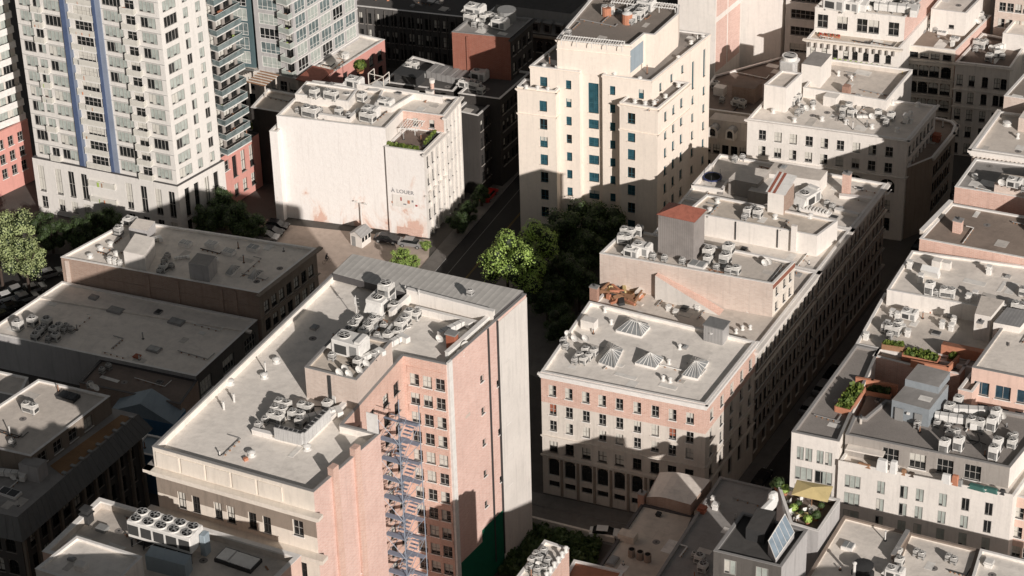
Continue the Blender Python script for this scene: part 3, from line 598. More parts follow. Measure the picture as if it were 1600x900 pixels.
link('frame', fs.mesh('frame'), st); link('treads', tr.mesh('treads'), st); link('handrail', ra.mesh('handrail'), st)
# screens and plinth of the front machine yard
wallstrip(M, 'machine_yard_curb', [(398, 678), (475, 697), (543, 632)], Z, .7, .5, 'plaster_white')
mb = MB()
a, b2, c2 = at(400, 676, Z + .7), at(474, 694, Z + .7), at(540, 630, Z + .7)
for P0, P1, n in ((a.lerp(b2, .42), b2, 6), (b2, b2.lerp(c2, .6), 7)):
    d = P1 - P0
    for k in range(n):
        c = P0 + d * (k + .5) / n; mb.box(c, (d.length / n * .94, .7, 1.75), 'slat_white', math.atan2(d.y, d.x)); mb.box(c + Vector((0, 0, 1.75)), (d.length / n * .7, .45, .06), 'metal_dark', math.atan2(d.y, d.x))
M.part('louvre_screen', mb)
units('in the louvred yard of the long roof', Z, [('twin', 443, 640, 0, None, .95), ('twin', 437, 650, 0, None, .95), ('twin', 431, 660, 0, None, .95), ('twin', 464, 657, 0, None, .95), ('twin', 478, 644, 0, None, .9), ('single', 470, 667), ('small', 404, 670), ('small', 415, 662), ('single', 512, 640), ('single', 522, 628), ('duct', 500, 655, .9), ('small', 530, 618)], 'machines in the louvred yard')
units('in the crowded bank behind the brick penthouse', Z, [('twin', 556, 513, 1.57), ('twin', 549, 524, 1.57), ('twin', 580, 514, 1.57), ('twin', 572, 525, 1.57), ('single', 617, 490, 0, None, 1.2), ('single', 640, 497), ('single', 650, 499, 0, None, .9), ('single', 626, 516, 0, None, 1.1), ('single', 634, 507), ('single', 622, 527, 0, None, .9), ('single', 607, 533), ('small', 592, 505), ('small', 600, 515), ('small', 590, 530), ('rtu', 596, 483, 1.57, None, 1.35), ('duct', 608, 545, 1.3), ('small', 655, 492), ('duct', 586, 500, 1.57)], 'machines behind the penthouse')
units('on the brick penthouse roof', ph['rz'], [('rtu', 549, 553, 0, None, 1.45), ('single', 560, 573, 0, None, .9), ('duct', 575, 562, 1.2, None, .8), ('dish', 543, 582), ('dish', 534, 588), ('dish', 549, 590), ('dish', 565, 584), ('small', 585, 560), ('dish', 576, 574), ('small', 519, 562)])
cables(M, m, [(430, 665), (470, 655), (510, 640), (556, 520), (600, 510), (630, 515), (640, 500)], 4, 26, 20); cables(M, ph, [(549, 570), (575, 565)], 6, 8, 14)
units('near the ribbed metal roof strip', Z, [('mast', 558, 503), ('mast', 656, 480, 0, None, .7), ('mast', 635, 470, 0, None, .6), ('dish', 690, 535), ('duct', 705, 520, 1.2), ('single', 604, 462, 0, 42.0, 1.5), ('small', 735, 462, 0, 42.2), ('small', 716, 540), ('dish', 724, 545, 1.0)])
for x, y in ((432, 566), (413, 590), (393, 712), (480, 702), (360, 600), (720, 555)): M.vent(x, y, Z, .35, .5)
for x, y in ((350, 640), (366, 628)): M.stack(x, y, Z, .25, 1.3)
M.add('roof_sheet', lambda b: b.box((0, 0, 0), (1.6, .12, 3.3), 'metal_white'), at(583, 680, 40.6))
M.add('rust_stack', lambda b: (b.box((0, 0, 0), (1.3, 1, 2.2), 'rust'), b.box((0, 0, 2.2), (1.6, 1.3, .2), 'metal_grey')), at(707, 543, Z))
# ------------------------------------------------------------------ R: brick corner building with four glazed skylights
Rb = Bld('brick_corner_building', 'brick and stone corner block with arched ground floor and four glazed roof lights', 'building', (845, 581, 21.4))
RP = [(845, 581), (1103, 632), (1181, 534), (921, 471)]
xr = [(x - 845) / 258 for x in (863, 889, 916, 942, 969, 997, 1025, 1052, 1079)]
r = Rb.vol(RP, 21.4, wall='stone_pale', roof='membrane_bright', par=.5, cop='coping_white',
    band=([16.3], ['stone_pale', 'brick_rosy'], (0, 1)),
    faces={0: [dict(xs=xr, w=1.15, hh=1.9, zo=2.9, kind='sash'), dict(xs=xr, w=1.15, hh=1.9, zo=6.2, kind='red'), dict(xs=xr, w=1.15, hh=1.8, zo=9.0, kind='sash'), dict(xs=xr, w=1.3, hh=1.9, zo=12.7, kind='dark'), dict(xs=xr, w=1.7, hh=3.1, zo=16.4, kind='store_brown_arch'), dict(xs=xr, w=1.7, hh=1.1, zo=19.4, kind='store')],
           1: [dict(xs=[.12, .32, .52, .72, .9], w=1.15, hh=1.9, zo=2.9, kind='sash'), dict(xs=[.12, .32, .52, .72, .9], w=1.15, hh=1.9, zo=6.2, kind='sash', rows=2, pitch=2.9), dict(xs=[.12, .32, .52, .72, .9], w=1.15, hh=1.9, zo=12.7, kind='dark'), dict(xs=[.12, .32, .52, .72, .9], w=1.4, hh=3, zo=16.6, kind='store')]},
    trim={0: [(.05, .9, .4, 'coping_white'), (10.9, .35, .2, 'stone_pale'), (14.3, .4, .25, 'stone_pale')], 1: [(.05, .9, .4, 'coping_white'), (10.9, .35, .2, 'stone_pale'), (14.3, .4, .25, 'stone_pale')]})
Z = r['rz']
for f in [(a + b) / 2 for a, b in zip(xr, xr[1:])]: Rb.slab('pier', r, 0, f - .008, f + .008, 0, 6.6, .14, 'stone_brown')
Rb.pyramid([(962, 519), (1002, 529), (1016, 513), (983, 498)], Z, 1.1, ridge=.35)
Rb.pyramid([(935, 569), (960, 578), (974, 548), (950, 536)], Z, 1.0, ridge=.1)
Rb.pyramid([(992, 570), (1024, 578), (1037, 562), (1008, 554)], Z, 1.3, ridge=.02)
Rb.pyramid([(1065, 589), (1090, 595), (1108, 567), (1082, 559)], Z, 1.1, ridge=.1)
Rb.add('roof_hut', lambda b: (b.box((0, 0, 0), (3.0, 2.3, 2.7), 'tin_grey'), b.box((0, 0, 2.7), (3.3, 2.6, .15), 'mansard_metal'), b.cyl((-.3, -1.2, 1.6), .25, .1, 'metal_white')), at(1119, 530, Z))
Rb.add('roof_box', lambda b: b.box((0, 0, 0), (2.2, 1.4, 1.5), 'plaster_white'), at(921, 512, Z))
for x, y in ((945, 487), (955, 506), (1062, 545), (1045, 568), (1036, 594), (1047, 597)): Rb.vent(x, y, Z, .22, .6)
units('on the left of the skylit roof', Z, [('single', 915, 553, 0, None, .85), ('single', 905, 562, 0, None, .85), ('single', 912, 568, 0, None, .85), ('single', 928, 555, 0, None, .85), ('single', 920, 562, 0, None, .8), ('dish', 890, 527), ('dish', 900, 534), ('dish', 917, 534), ('small', 880, 538), ('small', 884, 545), ('small', 898, 568)])
# ------------------------------------------------------------------ Q: row along the dark street
c1 = at(1181, 534, 21.4); c0 = at(921, 471, 21.4)
def shift(p, az, d): return Vector((p.x + math.sin(az) * d, p.y + math.cos(az) * d))
QA = [shift(c0, AZ, .06), shift(c1, AZ, .06)]; HV = 20.0
far = at(1385, 287, HV).xy; dv = (far - QA[1])
def Qp(t): return QA[1] + dv * t
leftfar = at(1125, 241, HV).xy; dl = leftfar - QA[0]
def Ql(t): return QA[0] + dl * t
WF = dict(w=1.25, hh=2.3, kind='dark')
QB = ([17.0], ['stone_brown', 'plaster_offwhite'], (1,))  # brown below the pale top: street shade put into the facade colour
def rowfaces(n): return [dict(n=n, f0=.01, f1=.99, zo=3.0, rows=2, pitch=3.6, kind='sash', w=1.25, hh=2.3), dict(n=n, f0=.01, f1=.99, zo=10.2, rows=2, pitch=3.6, kind='dark', w=1.25, hh=2.3), dict(n=n, f0=.01, f1=.99, zo=17.3, rows=1, kind='store', w=1.7, hh=3)]
rt = {1: [(.0, .9, .7, 'plaster_white'), (4.9, .4, .35, 'stone_cream'), (8.5, .4, .3, 'stone_grey'), (12.1, .4, .3, 'stone_grey'), (15.3, .7, .45, 'stone_grey')]}
V = Bld('stone_row_building', 'row building behind the skylit roof, with a set back brick upper block', 'building', (QA[0].x, QA[0].y, 0) if False else (935, 470, HV))
v = V.vol(None, HV, band=QB, world=[QA[0], QA[1], Qp(.44), Ql(.44)], wall='stone_pale', roof='membrane_grey', par=.35, faces={1: rowfaces(14)}, trim=rt)
v2 = V.vol([(937, 396), (1208, 444), (1242, 409), (978, 357)], 25.4, HV - .5, 'brick_pale', 'membrane_grey', .5, cop='coping_white', nm=('upper_wall', 'upper_roof'), fmat={1: 'stone_cream'},
    faces={1: [dict(xs=[.2, .55, .82], w=1.0, hh=1.5, zo=1.9, rows=2, pitch=2.6, kind='sash')]})
V.slab('brick_band', v2, 1, .0, 1, 24.5, 25.2, .05, 'brick_red')
Zv, Zv2 = v['rz'], v2['rz']
# corrugated lift tower with rusty hipped roof
LT = [(1028, 398), (1083, 410), (1100, 392), (1046, 381)]
tw = V.vol(LT, 32.0, Zv2, 'ribbed_wall', 'rust_roof', 0, pz=Zv2, nm=('tower_wall', 'tower_ceiling'))
mb = MB(); W4 = offset(tw['P'], -.25); c = sum((Vector((*p, 0)) for p in W4), Vector()) / 4; ap = Vector((c.x, c.y, 33.4))
for i in range(4): mb.face([(*W4[i], 32.0), (*W4[(i + 1) % 4], 32.0), ap], 'rust_roof')
mb.face([(*p, 31.98) for p in W4[::-1]], 'metal_dark'); V.part('tower_roof', mb)
# leaning gable walls against the brick block and the ruined terrace
for (x, y, ln, hh, tl) in ((1025, 478, 10.5, 4.2, 'terracotta'), (1118, 487, 5.5, 4.3, 'terracotta')):
    mb = MB(); a = at(x, y - 12, Zv); d = Vector((math.sin(AZ + math.pi / 2), math.cos(AZ + math.pi / 2), 0)); n_ = Vector((math.sin(AZ), math.cos(AZ), 0)) * (1.8 if ln > 6 else .9)
    a = a - n_ * .2; P = [a, a + d * ln, a + Vector((0, 0, hh))]; P2 = [p + n_ for p in P]
    mb.face(P, 'plaster_offwhite'); mb.face([P[0], P[2], P2[2], P2[0]], 'plaster_offwhite'); mb.face([P[2], P[1], P2[1], P2[2]], 'brick_rosy'); V.part('sloping_buttress', mb)
wallstrip(V, 'terrace_rail', [(938, 461), (975, 470), (992, 478), (1003, 462)], Zv, .9, .12, 'wood', 'wood')
wallstrip(V, 'terrace_rail', [(938, 461), (958, 444)], Zv, .9, .12, 'wood', 'wood')
V.add('terrace_deck', lambda b: b.box((0, 0, 0), (6.8, 5, .12), 'wood_deck'), at(972, 458, Zv))
rj = random.Random(5)
for i in range(26):
    x = rj.uniform(948, 1000); y = rj.uniform(449, 470) + (x - 960) * .15
    V.add('timber_debris', lambda q: q.box((0, 0, 0), (rj.uniform(.5, 2.4), rj.uniform(.12, .9), rj.uniform(.1, .9)), rj.choice(('wood', 'terracotta', 'stone_pale', 'metal_dark', 'red' if i == 3 else 'wood', 'canvas_yellow')), rj.random() * 3, tilt=rj.uniform(-.5, .5)), at(x, y, Zv + .15))
V.chimney(929, 473, Zv, 1.2, .9, 2.8); V.chimney(1060, 470, Zv, .9, .9, 1.2, 'plaster_offwhite')
for x, y in ((1045, 485), (1056, 492), (1090, 484), (1075, 478)): V.stack(x, y, Zv, .7, .9)
for x, y in ((1160, 515), (1172, 514), (1150, 520)): V.vent(x, y, Zv, .2, .5)
units('left of the corrugated roof tower', Zv2, [('twin', 981, 370), ('twin', 976, 380, .3), ('rtu', 1003, 397, 0, None, 1.0), ('rtu', 988, 400, 0, None, .8), ('small', 1020, 405), ('small', 1038, 408), ('tall', 999, 368, 0, None, .8)])
units('right of the corrugated rusty-topped tower', Zv2, [('single', 1107, 403, 0, None, 1.3), ('single', 1106, 412), ('single', 1138, 397, 0, None, 1.3), ('single', 1133, 412, 0, None, 1.3), ('single', 1150, 428), ('small', 1138, 428, 0, None, 1.2), ('small', 1119, 422), ('small', 1066, 412), ('dish', 1197, 416), ('dish', 1203, 414)])
V.hatch(1090, 416, Zv2, 2.6, 1.8, .5)
# middle building of the row (white front wall with pilasters)
P_ = Bld('white_row_building', 'white walled row building with pilasters and a small red striped roof hut', 'building', (1250, 400, HV))
p1 = P_.vol(None, HV, band=QB, world=[Ql(.445), Qp(.445), Qp(.70), Ql(.70)], wall='stone_pale', roof='membrane_white', par=.35, faces={1: rowfaces(8)}, trim=rt)
p2 = P_.vol([(1072, 331), (1277, 369), (1309, 345), (1104, 304)], 23.3, HV - .5, 'plaster_white', 'membrane_beige', .35, nm=('upper_wall', 'upper_roof'))
for f in (.38, .7): P_.slab('drain_pipe', p2, 0, f, f + .008, HV, 23.2, .15, 'metal_dark')
P_.slab('chimney_breast', p2, 0, .81, .85, HV, 24.6, .5, 'plaster_white')
Zp = p2['rz']
P_.vol([(1199, 331), (1224, 336), (1240, 318), (1215, 312)], Zp + 3.6, Zp, 'plaster_white', 'membrane_white', 0, pz=Zp, nm=('hut_wall', 'hut_roof'), fmat={1: 'brick_brown'})
mb = MB(); q = [at(1199, 331, Zp).xy, at(1224, 336, Zp).xy, at(1240, 318, Zp).xy, at(1215, 312, Zp).xy]; q = offset(q, -.3)
mb.face([(*q[0], Zp + 3.7), (*q[1], Zp + 3.7), (*q[2], Zp + 4.9), (*q[3], Zp + 4.9)], 'metal_white')
a0, a1, a2, a3 = [Vector((*q[i], Zp + (3.74 if i < 2 else 4.94))) for i in range(4)]
for t in (.1, .35): mb.face([a0.lerp(a1, t), a0.lerp(a1, t + .14), a3.lerp(a2, t + .14), a3.lerp(a2, t)], 'rust_roof')
P_.part('striped_roof', mb)
units('beside the striped hut', Zp, [('single', 1168, 337), ('single', 1184, 340, 0, None, 1.1), ('small', 1163, 343), ('single', 1178, 332, 0, None, .9)])
for x, y in ((1121, 316), (1109, 330), (1266, 340), (1211, 341)): P_.vent(x, y, Zp, .3, .5)
wallstrip(P_, 'parapet_wall', [(1100, 368), (1130, 375), (1205, 391)], Zv2 - 2, .9, .6, 'plaster_white') if False else None
# far building of the row
G_ = Bld('row_end_building', 'far end building of the row with pink chimney and raised grey roof boxes', 'building', (1300, 300, HV))
g1 = G_.vol(None, HV, band=QB, world=[Ql(.705), Qp(.705), Qp(1), Ql(1)], wall='stone_pale', roof='membrane_white', par=.35, faces={1: rowfaces(9), 2: rowfaces(8)}, trim=rt)
Zg = g1['rz']
G_.vol([(1196, 293), (1280, 305), (1292, 289), (1210, 275)], 22.4, HV - .5, 'plaster_white', 'membrane_grey', 0, pz=Zg + .1, nm=('upper_wall', 'upper_roof'))
G_.vol([(1138, 303), (1183, 312), (1205, 290), (1158, 283)], 22.6, HV - .5, 'stone_grey', 'membrane_white', 0, pz=Zg + .1, nm=('upper_wall', 'upper_roof'))
G_.vol([(1168, 316), (1200, 322), (1222, 300), (1188, 294)], 21.9, HV - .5, 'stone_grey', 'membrane_white', 0, pz=Zg + .1, nm=('upper_wall', 'upper_roof'))
G_.chimney(1322, 304, Zg, 1.2, 1.0, 3.9, 'brick_rosy')
wallstrip(G_, 'roof_curb', [(1315, 309), (1358, 313)], Zg, .5, .7, 'plaster_white'); wallstrip(G_, 'roof_curb', [(1308, 331), (1338, 338)], Zg, .5, .7, 'plaster_white')
G_.add('ridge_skylight', lambda b: (b.box((0, 0, 0), (5.6, 1.0, .5), 'coping_white'), [b.box((x * .55, 0, .5), (.2, 1.1, .35), 'metal_white') for x in range(-4, 5)]), at(1272, 332, Zg))
units('beside the row end roof box', Zg, [('rtu', 1262, 318, 1.3, None, 1.3), ('single', 1270, 306, 0, None, 1.2), ('small', 1250, 316), ('small', 1300, 327), ('small', 1292, 322), ('dish', 1282, 312), ('dish', 1245, 302), ('small', 1148, 252), ('small', 1160, 250)])
G_.add('trampoline', lambda b: (b.cyl((0, 0, .5), 1.6, .12, 'tarp_blue', 16), b.cyl((0, 0, .62), 1.3, .02, 'black', 16), [b.bar((1.5 * math.cos(a), 1.5 * math.sin(a), 0), (1.5 * math.cos(a), 1.5 * math.sin(a), 1.6), .04, 'metal_dark', 4) for a in (0, 1, 2, 3, 4, 5)]), at(1113, 281, Zg))
wallstrip(G_, 'terrace_wall', [(1082, 296), (1128, 303), (1136, 290)], Zg, .8, .3, 'plaster_white'); wallstrip(G_, 'terrace_wall', [(1082, 296), (1110, 264)], Zg, .8, .3, 'plaster_white')
# ------------------------------------------------------------------ K: white building with the crowded roof, and its neighbour
K = Bld('white_stone_building', 'white stone block with regular sash windows and a roof dotted with vents', 'building', (1168, 186, 19.5))
xk = [(x - 1168) / 250 for x in (1192, 1217, 1241, 1266, 1290, 1315, 1340, 1365, 1391)]
k = K.vol([(1168, 186), (1418, 219), (1463, 165), (1215, 134)], 19.5, wall='plaster_white', roof='membrane_white', par=.3, fmat={},
    faces={0: [dict(xs=xk, w=1.3, hh=1.9, zo=2.7, rows=2, pitch=3.05, kind='sash'), dict(xs=xk[::2], w=2.6, hh=2.6, zo=9.2, kind='store_white_arch'), dict(xs=xk, w=1.3, hh=2.2, zo=13, kind='dark'), dict(xs=xk, w=1.6, hh=2.6, zo=16.7, kind='store')],
           1: [dict(n=7, w=1.3, hh=1.9, zo=2.7, rows=2, pitch=3.05, kind='sash'), dict(n=7, w=1.3, hh=2.2, zo=9.2, rows=3, pitch=3.5, kind='dark')]},
    trim={0: [(.0, .5, .5, 'plaster_white'), (7.2, .4, .3, 'plaster_white')], 1: [(.0, .5, .5, 'plaster_white'), (7.2, .4, .3, 'plaster_white')]})
Z = k['rz']
K.vol([(1193, 170), (1227, 176), (1252, 152), (1220, 147)], Z + 4.6, Z, 'plaster_white', 'membrane_grey', .3, pz=Z, nm=('hut_wall', 'hut_roof'))
K.vol([(1251, 140), (1281, 145), (1298, 125), (1269, 120)], Z + 5.0, Z, 'plaster_white', 'membrane_dim', .0, pz=Z, nm=('hut_wall', 'hut_roof'))
for x, y in ((1208, 176), (1224, 172), (1270, 170), (1284, 188), (1322, 193), (1362, 200), (1374, 164), (1395, 163), (1434, 166), (1402, 205), (1250, 168), (1309, 170), (1336, 178), (1350, 155), (1423, 180), (1241, 190), (1385, 192)): K.vent(x, y, Z, .3, .55)
cables(K, k, [(1240, 165), (1320, 180), (1340, 162), (1380, 188)], 5, 14, 16)
K.stack(1416, 191, Z, 1.0, 1.6); K.stack(1424, 193, Z, .5, .8)
K.add('roof_box', lambda b: b.box((0, 0, 0), (2.4, 2.0, 1.8), 'plaster_white', bev=.06), at(1299, 163, Z))
K.add('roof_box', lambda b: b.box((0, 0, 0), (1.2, 1.2, 2.4), 'brick_chimney'), at(1322, 153, Z))
units('on the crowded white stone roof', Z, [('single', 1238, 163), ('single', 1246, 158), ('small', 1252, 176), ('small', 1246, 180), ('single', 1318, 178), ('single', 1326, 172, .4), ('single', 1330, 182), ('small', 1316, 186), ('single', 1340, 160), ('small', 1348, 164), ('single', 1372, 183, .3), ('small', 1380, 190), ('single', 1392, 187), ('small', 1384, 196), ('small', 1270, 165), ('dish', 1230, 158), ('dish', 1262, 174), ('dish', 1364, 187), ('duct', 1350, 185, .5, None, .6)])
ct = thing('cooling_tower', 'pale round topped cooling tower between the white roof huts', 'cooling tower', at(1233, 118, 21), -AZ)
b = MB(); b.box((0, 0, 0), (2.9, 2.9, 3.2), 'slat_white', bev=.3); link('casing', b.mesh('casing'), ct)
b = MB(); b.cyl((0, 0, 3.2), 1.35, .7, 'metal_white', 18); b.cyl((0, 0, 3.9), 1.1, .02, 'metal_dark', 18); [b.bar((-1.2, y, 3.95), (1.2, y, 3.95), .04, 'metal_white') for y in (-.4, 0, .4)]; link('fan_cowl', b.mesh('fan_cowl'), ct)
K2 = Bld('parapet_roof_building', 'white building behind the crowded roof, empty grey roof with rounded planter row', 'building', (1290, 150, 21))
k2 = K2.vol([(1255, 137), (1385, 158), (1426, 109), (1294, 92)], 21, wall='plaster_white', roof='membrane_grey', par=.9)
for i in range(14): K2.add('planter', lambda b: (b.cyl((0, 0, 0), .4, .5, 'canvas_yellow', 8), b.sphere((0, 0, .6), .35, 'leaf_bright', 6, 4)), at(1304 + i * 8.2, 98 + i * 1.25, k2['rz']))
K2.vent(1330, 125, k2['rz']); K2.vent(1310, 118, k2['rz'])
# rounded dark building beside it
D0 = Bld('rounded_end_building', 'dark low building with a rounded corner standing beside the white stone block', 'building', (1455, 250, 13))
D0.vol([(1418, 262), (1458, 246), (1489, 208), (1494, 196), (1487, 189), (1470, 185), (1440, 180)], 14, wall='stone_brown', roof='roof_tan', par=.6, faces={1: [dict(n=7, w=1.2, hh=2, zo=3, rows=3, pitch=3.4, kind='dark')]}, trim={1: [(0, .6, .5, 'stone_pale')], 2: [(0, .6, .5, 'stone_pale')], 3: [(0, .6, .5, 'stone_pale')]})
D0.stack(1463, 220, 13.4, 1.2, 1.4, 'rust')
# ------------------------------------------------------------------ HOTEL
H_ = Bld('cream_hotel', 'tall cream stepped hotel with teal windows and flat grey crown roof', 'hotel', (920, 160, 28.1))
xm = lambda a, b, xs: [(x - a) / (b - a) for x in xs]
T = dict(kind='teal', pitch=3.4)
hm = H_.vol([(828, 103), (905, 112.7), (909, 109.2), (945, 113.6), (941, 117.4), (1018, 127), (1110, 53), (920, 29)], 31.5, wall='hotel_cream', roof='gravel_grey', par=.5, faces={
    0: [dict(xs=xm(828, 905, [849]), w=1.3, hh=1.7, zo=2.6, rows=1, **T), dict(xs=xm(828, 905, [888]), w=.95, hh=1.6, zo=2.6, rows=9, **T)],
    2: [dict(xs=[.5], w=1.8, hh=5.6, zo=5.0, kind='teal'), dict(xs=[.5], w=1.8, hh=1.7, zo=9.9, rows=6, **T)],
    4: [dict(xs=xm(941, 1018, [957]), w=.95, hh=1.6, zo=2.6, rows=8, **T), dict(xs=xm(941, 1018, [1002]), w=.9, hh=1.7, zo=2.6, rows=1, **T)],
    5: [dict(xs=xm(1018, 1110, [1032, 1049, 1066]), w=.8, hh=1.5, zo=2.4, rows=1, **T), dict(xs=xm(1018, 1110, [1083]), w=.8, hh=5.2, zo=5.2, kind='teal'), dict(xs=xm(1018, 1110, [1101]), w=.8, hh=5.2, zo=4.6, kind='teal'), dict(xs=xm(1018, 1110, [1083, 1101]), w=.8, hh=1.6, zo=9.9, rows=6, **T)]},
    trim={0: [(.1, .4, .15, 'hotel_cream')], 4: [(.1, .4, .15, 'hotel_cream')], 5: [(.1, .4, .15, 'hotel_cream')]})
hl = H_.vol([(808, 135), (868, 143), (880, 131), (820, 123)], 28.1, wall='hotel_cream', roof='gravel_grey', par=.4, faces={0: [dict(xs=[.67], w=1.35, hh=1.95, zo=3.05, rows=8, **T)]}, trim={0: [(.3, .5, .3, 'hotel_cream'), (4.9, .4, .2, 'hotel_cream')], 1: [(.3, .5, .3, 'hotel_cream'), (4.9, .4, .2, 'hotel_cream')]})
hr = H_.vol([(968, 160), (1028, 170), (1077, 129), (1015, 121)], 28.1, wall='hotel_cream', roof='gravel_grey', par=.4, faces={0: [dict(xs=[.31], w=1.35, hh=1.95, zo=2.6, rows=8, **T)], 1: [dict(xs=xm(1028, 1077, [1040, 1052.5, 1065]), w=.85, hh=1.75, zo=2.6, rows=8, **T)]}, trim={0: [(.3, .5, .3, 'hotel_cream'), (4.9, .4, .2, 'hotel_cream')], 1: [(.3, .5, .3, 'hotel_cream'), (4.9, .4, .2, 'hotel_cream')]})
ht = H_.vol([(870, 60), (985, 71), (1007, 53), (1023, 55), (1060, 22), (1062, 8), (928, -8)], 37, 31, 'hotel_cream', 'gravel_brown', .6, nm=('crown_wall', 'crown_roof'), trim={0: [(.2, .5, .25, 'hotel_cream'), (1.9, .25, .12, 'hotel_cream')]})
H_.slab('louvre_panel', ht, 1, .0, .9, 32, 36, .06, 'mural_pale')
H_.part('crown_wall', (lambda b: (b.box((*((ht['P'][3] + ht['P'][5]) / 2), 31), (.1, .1, .1), 'hotel_cream'), b)[1])(MB()))
def pergola(B, p0, p1, z, dep, n):
    mb = MB(); a, b = at(*p0, z), at(*p1, z); d = (b - a); dn = d.normalized(); nn = Vector((-dn.y, dn.x, 0))
    for k in (0, dep): mb.bar(a + nn * k, b + nn * k, .1, 'metal_white', 4)
    for i in range(n + 1): p = a + d * i / n; mb.bar(p - nn * .3, p + nn * (dep + .3), .07, 'metal_white', 4)
    for i in range(0, n + 1, 6): p = a + d * i / n; mb.bar(p - Vector((0, 0, 1)), p, .07, 'metal_white', 4); mb.bar(p + nn * dep - Vector((0, 0, 1)), p + nn * dep, .07, 'metal_white', 4)
    return B.part('pergola', mb)
pergola(H_, (877, 62), (972, 72), 37.6, 1.6, 24); pergola(H_, (955, 3), (1055, 14), 37.6, 1.6, 24)
Zh = ht['rz']
units('on the crown of the cream hotel', Zh, [('twin', 950, 22, .5), ('twin', 985, 34, .3), ('single', 998, 30, 0, None, 1.2), ('single', 1004, 24, 0, None, 1.2), ('small', 985, 38), ('rtu', 1010, 15), ('small', 888, 55), ('duct', 992, 18, 1.2)])
H_.add('rust_tank', lambda b: (b.cyl((0, 0, 0), .9, 1.8, 'terracotta', 12), b.cyl((0, 0, 1.8), .9, .3, 'metal_white', 12, .3)), at(980, 36, Zh)); H_.add('rust_tank', lambda b: (b.cyl((0, 0, 0), .8, 1.5, 'terracotta', 12)), at(948, 24, Zh))
for P_x in ((822, 138), (840, 139), (856, 141), (992, 160), (1008, 163), (1022, 162), (1040, 152), (1060, 135), (850, 105), (870, 107), (960, 118), (1000, 125), (1080, 68), (1060, 92), (1098, 60)): H_.vent(P_x[0], P_x[1], 28.0 if P_x[1] > 130 and P_x[0] != 1000 else 31.2, .25, .4)
# ------------------------------------------------------------------ behind the hotel
U0 = Bld('brick_panel_tower', 'tall pink brick panelled slab behind the cream hotel', 'building', (1100, 110, 12))
u0 = U0.vol([(1058, 110), (1116, 118), (1156, 84), (1095, 75)], 60, wall='plaster_white', roof='membrane_white', pz=12, par=.5)
for a, b2 in ((.04, .45), (.5, .96)):
    for k in range(4): U0.slab('brick_panel', u0, 1, a, b2, 12.5 + k * 11, 22.4 + k * 11, .06, 'brick_pink')
U1 = Bld('blank_white_tower', 'blank white tower wall with one narrow strip of dark windows at its left', 'building', (1190, 82, 12))
U1.vol([(1151, 78), (1219, 86), (1238, 70), (1170, 62)], 60, wall='plaster_white', roof='membrane_white', pz=12, par=.5, faces={0:  [dict(xs=[.06], w=.9, hh=1.8, z=15 + 3 * i, kind='plain') for i in range(12)]})
U2 = Bld('banded_office', 'white office block with long dark ribbon windows behind the arcaded building', 'office', (1250, 90, 12))
U2.vol([(1225, 88), (1330, 101), (1352, 80), (1246, 68)], 42, wall='plaster_offwhite', roof='membrane_white', pz=12, par=.5, faces={0: [dict(xs=[.5], w=10.5, hh=1.8, z=14 + 3.4 * i, kind='multi') for i in range(8)]})
Lw = Bld('brown_roof_annex', 'low annex with flat brown roof between the hotel and the white stone block', 'building', (1150, 140, 12))
lw = Lw.vol([(1085, 168), (1190, 182), (1247, 128), (1225, 88), (1116, 118)], 12, wall='stone_pale', roof='roof_brown', par=.4)
Lw.hut([(1143, 158), (1178, 163), (1190, 152), (1155, 147)], 14.6, 11, 'brick_brown', 'roof_brown', pz=lw['rz'])
Lw.add('roof_box', lambda b: b.box((0, 0, 0), (2, 1.6, 1.6), 'plaster_white', bev=.05), at(1125, 147, lw['rz'])); Lw.add('roof_box', lambda b: b.box((0, 0, 0), (.5, .3, 2.0), 'plaster_white', bev=.05), at(1146, 152, lw['rz']))
units('on the low brown annex roof', lw['rz'], [('single', 1118, 138), ('small', 1130, 142), ('single', 1150, 165), ('single', 1160, 168), ('small', 1170, 158), ('duct', 1155, 162, 1, None, .8), ('small', 1128, 160)])
Mn = Bld('mansard_annex', 'low building with pale mansard and two arched dormers beside the hotel', 'building', (1140, 215, 10))
mn = Mn.vol([(1095, 212), (1172, 222), (1190, 205), (1112, 194)], 9, wall='stone_pale', roof='membrane_grey', par=0, faces={0: [dict(n=5, w=1.2, hh=1.8, zo=2.2, rows=2, pitch=3.3, kind='dark')]})
mb = MB(); a, b2, c2, d2 = [Vector((*p, 9)) for p in mn['P']]; i4 = [Vector((*p, 12)) for p in offset(mn['P'], 1.0)]
for (p, q_, r_, s_) in ((a, b2, i4[1], i4[0]), (b2, c2, i4[2], i4[1]), (d2, a, i4[0], i4[3]), (c2, d2, i4[3], i4[2])): mb.face([p, q_, r_, s_], 'stone_pale')
mb.face(i4, 'membrane_grey'); Mn.part('mansard_roof', mb)
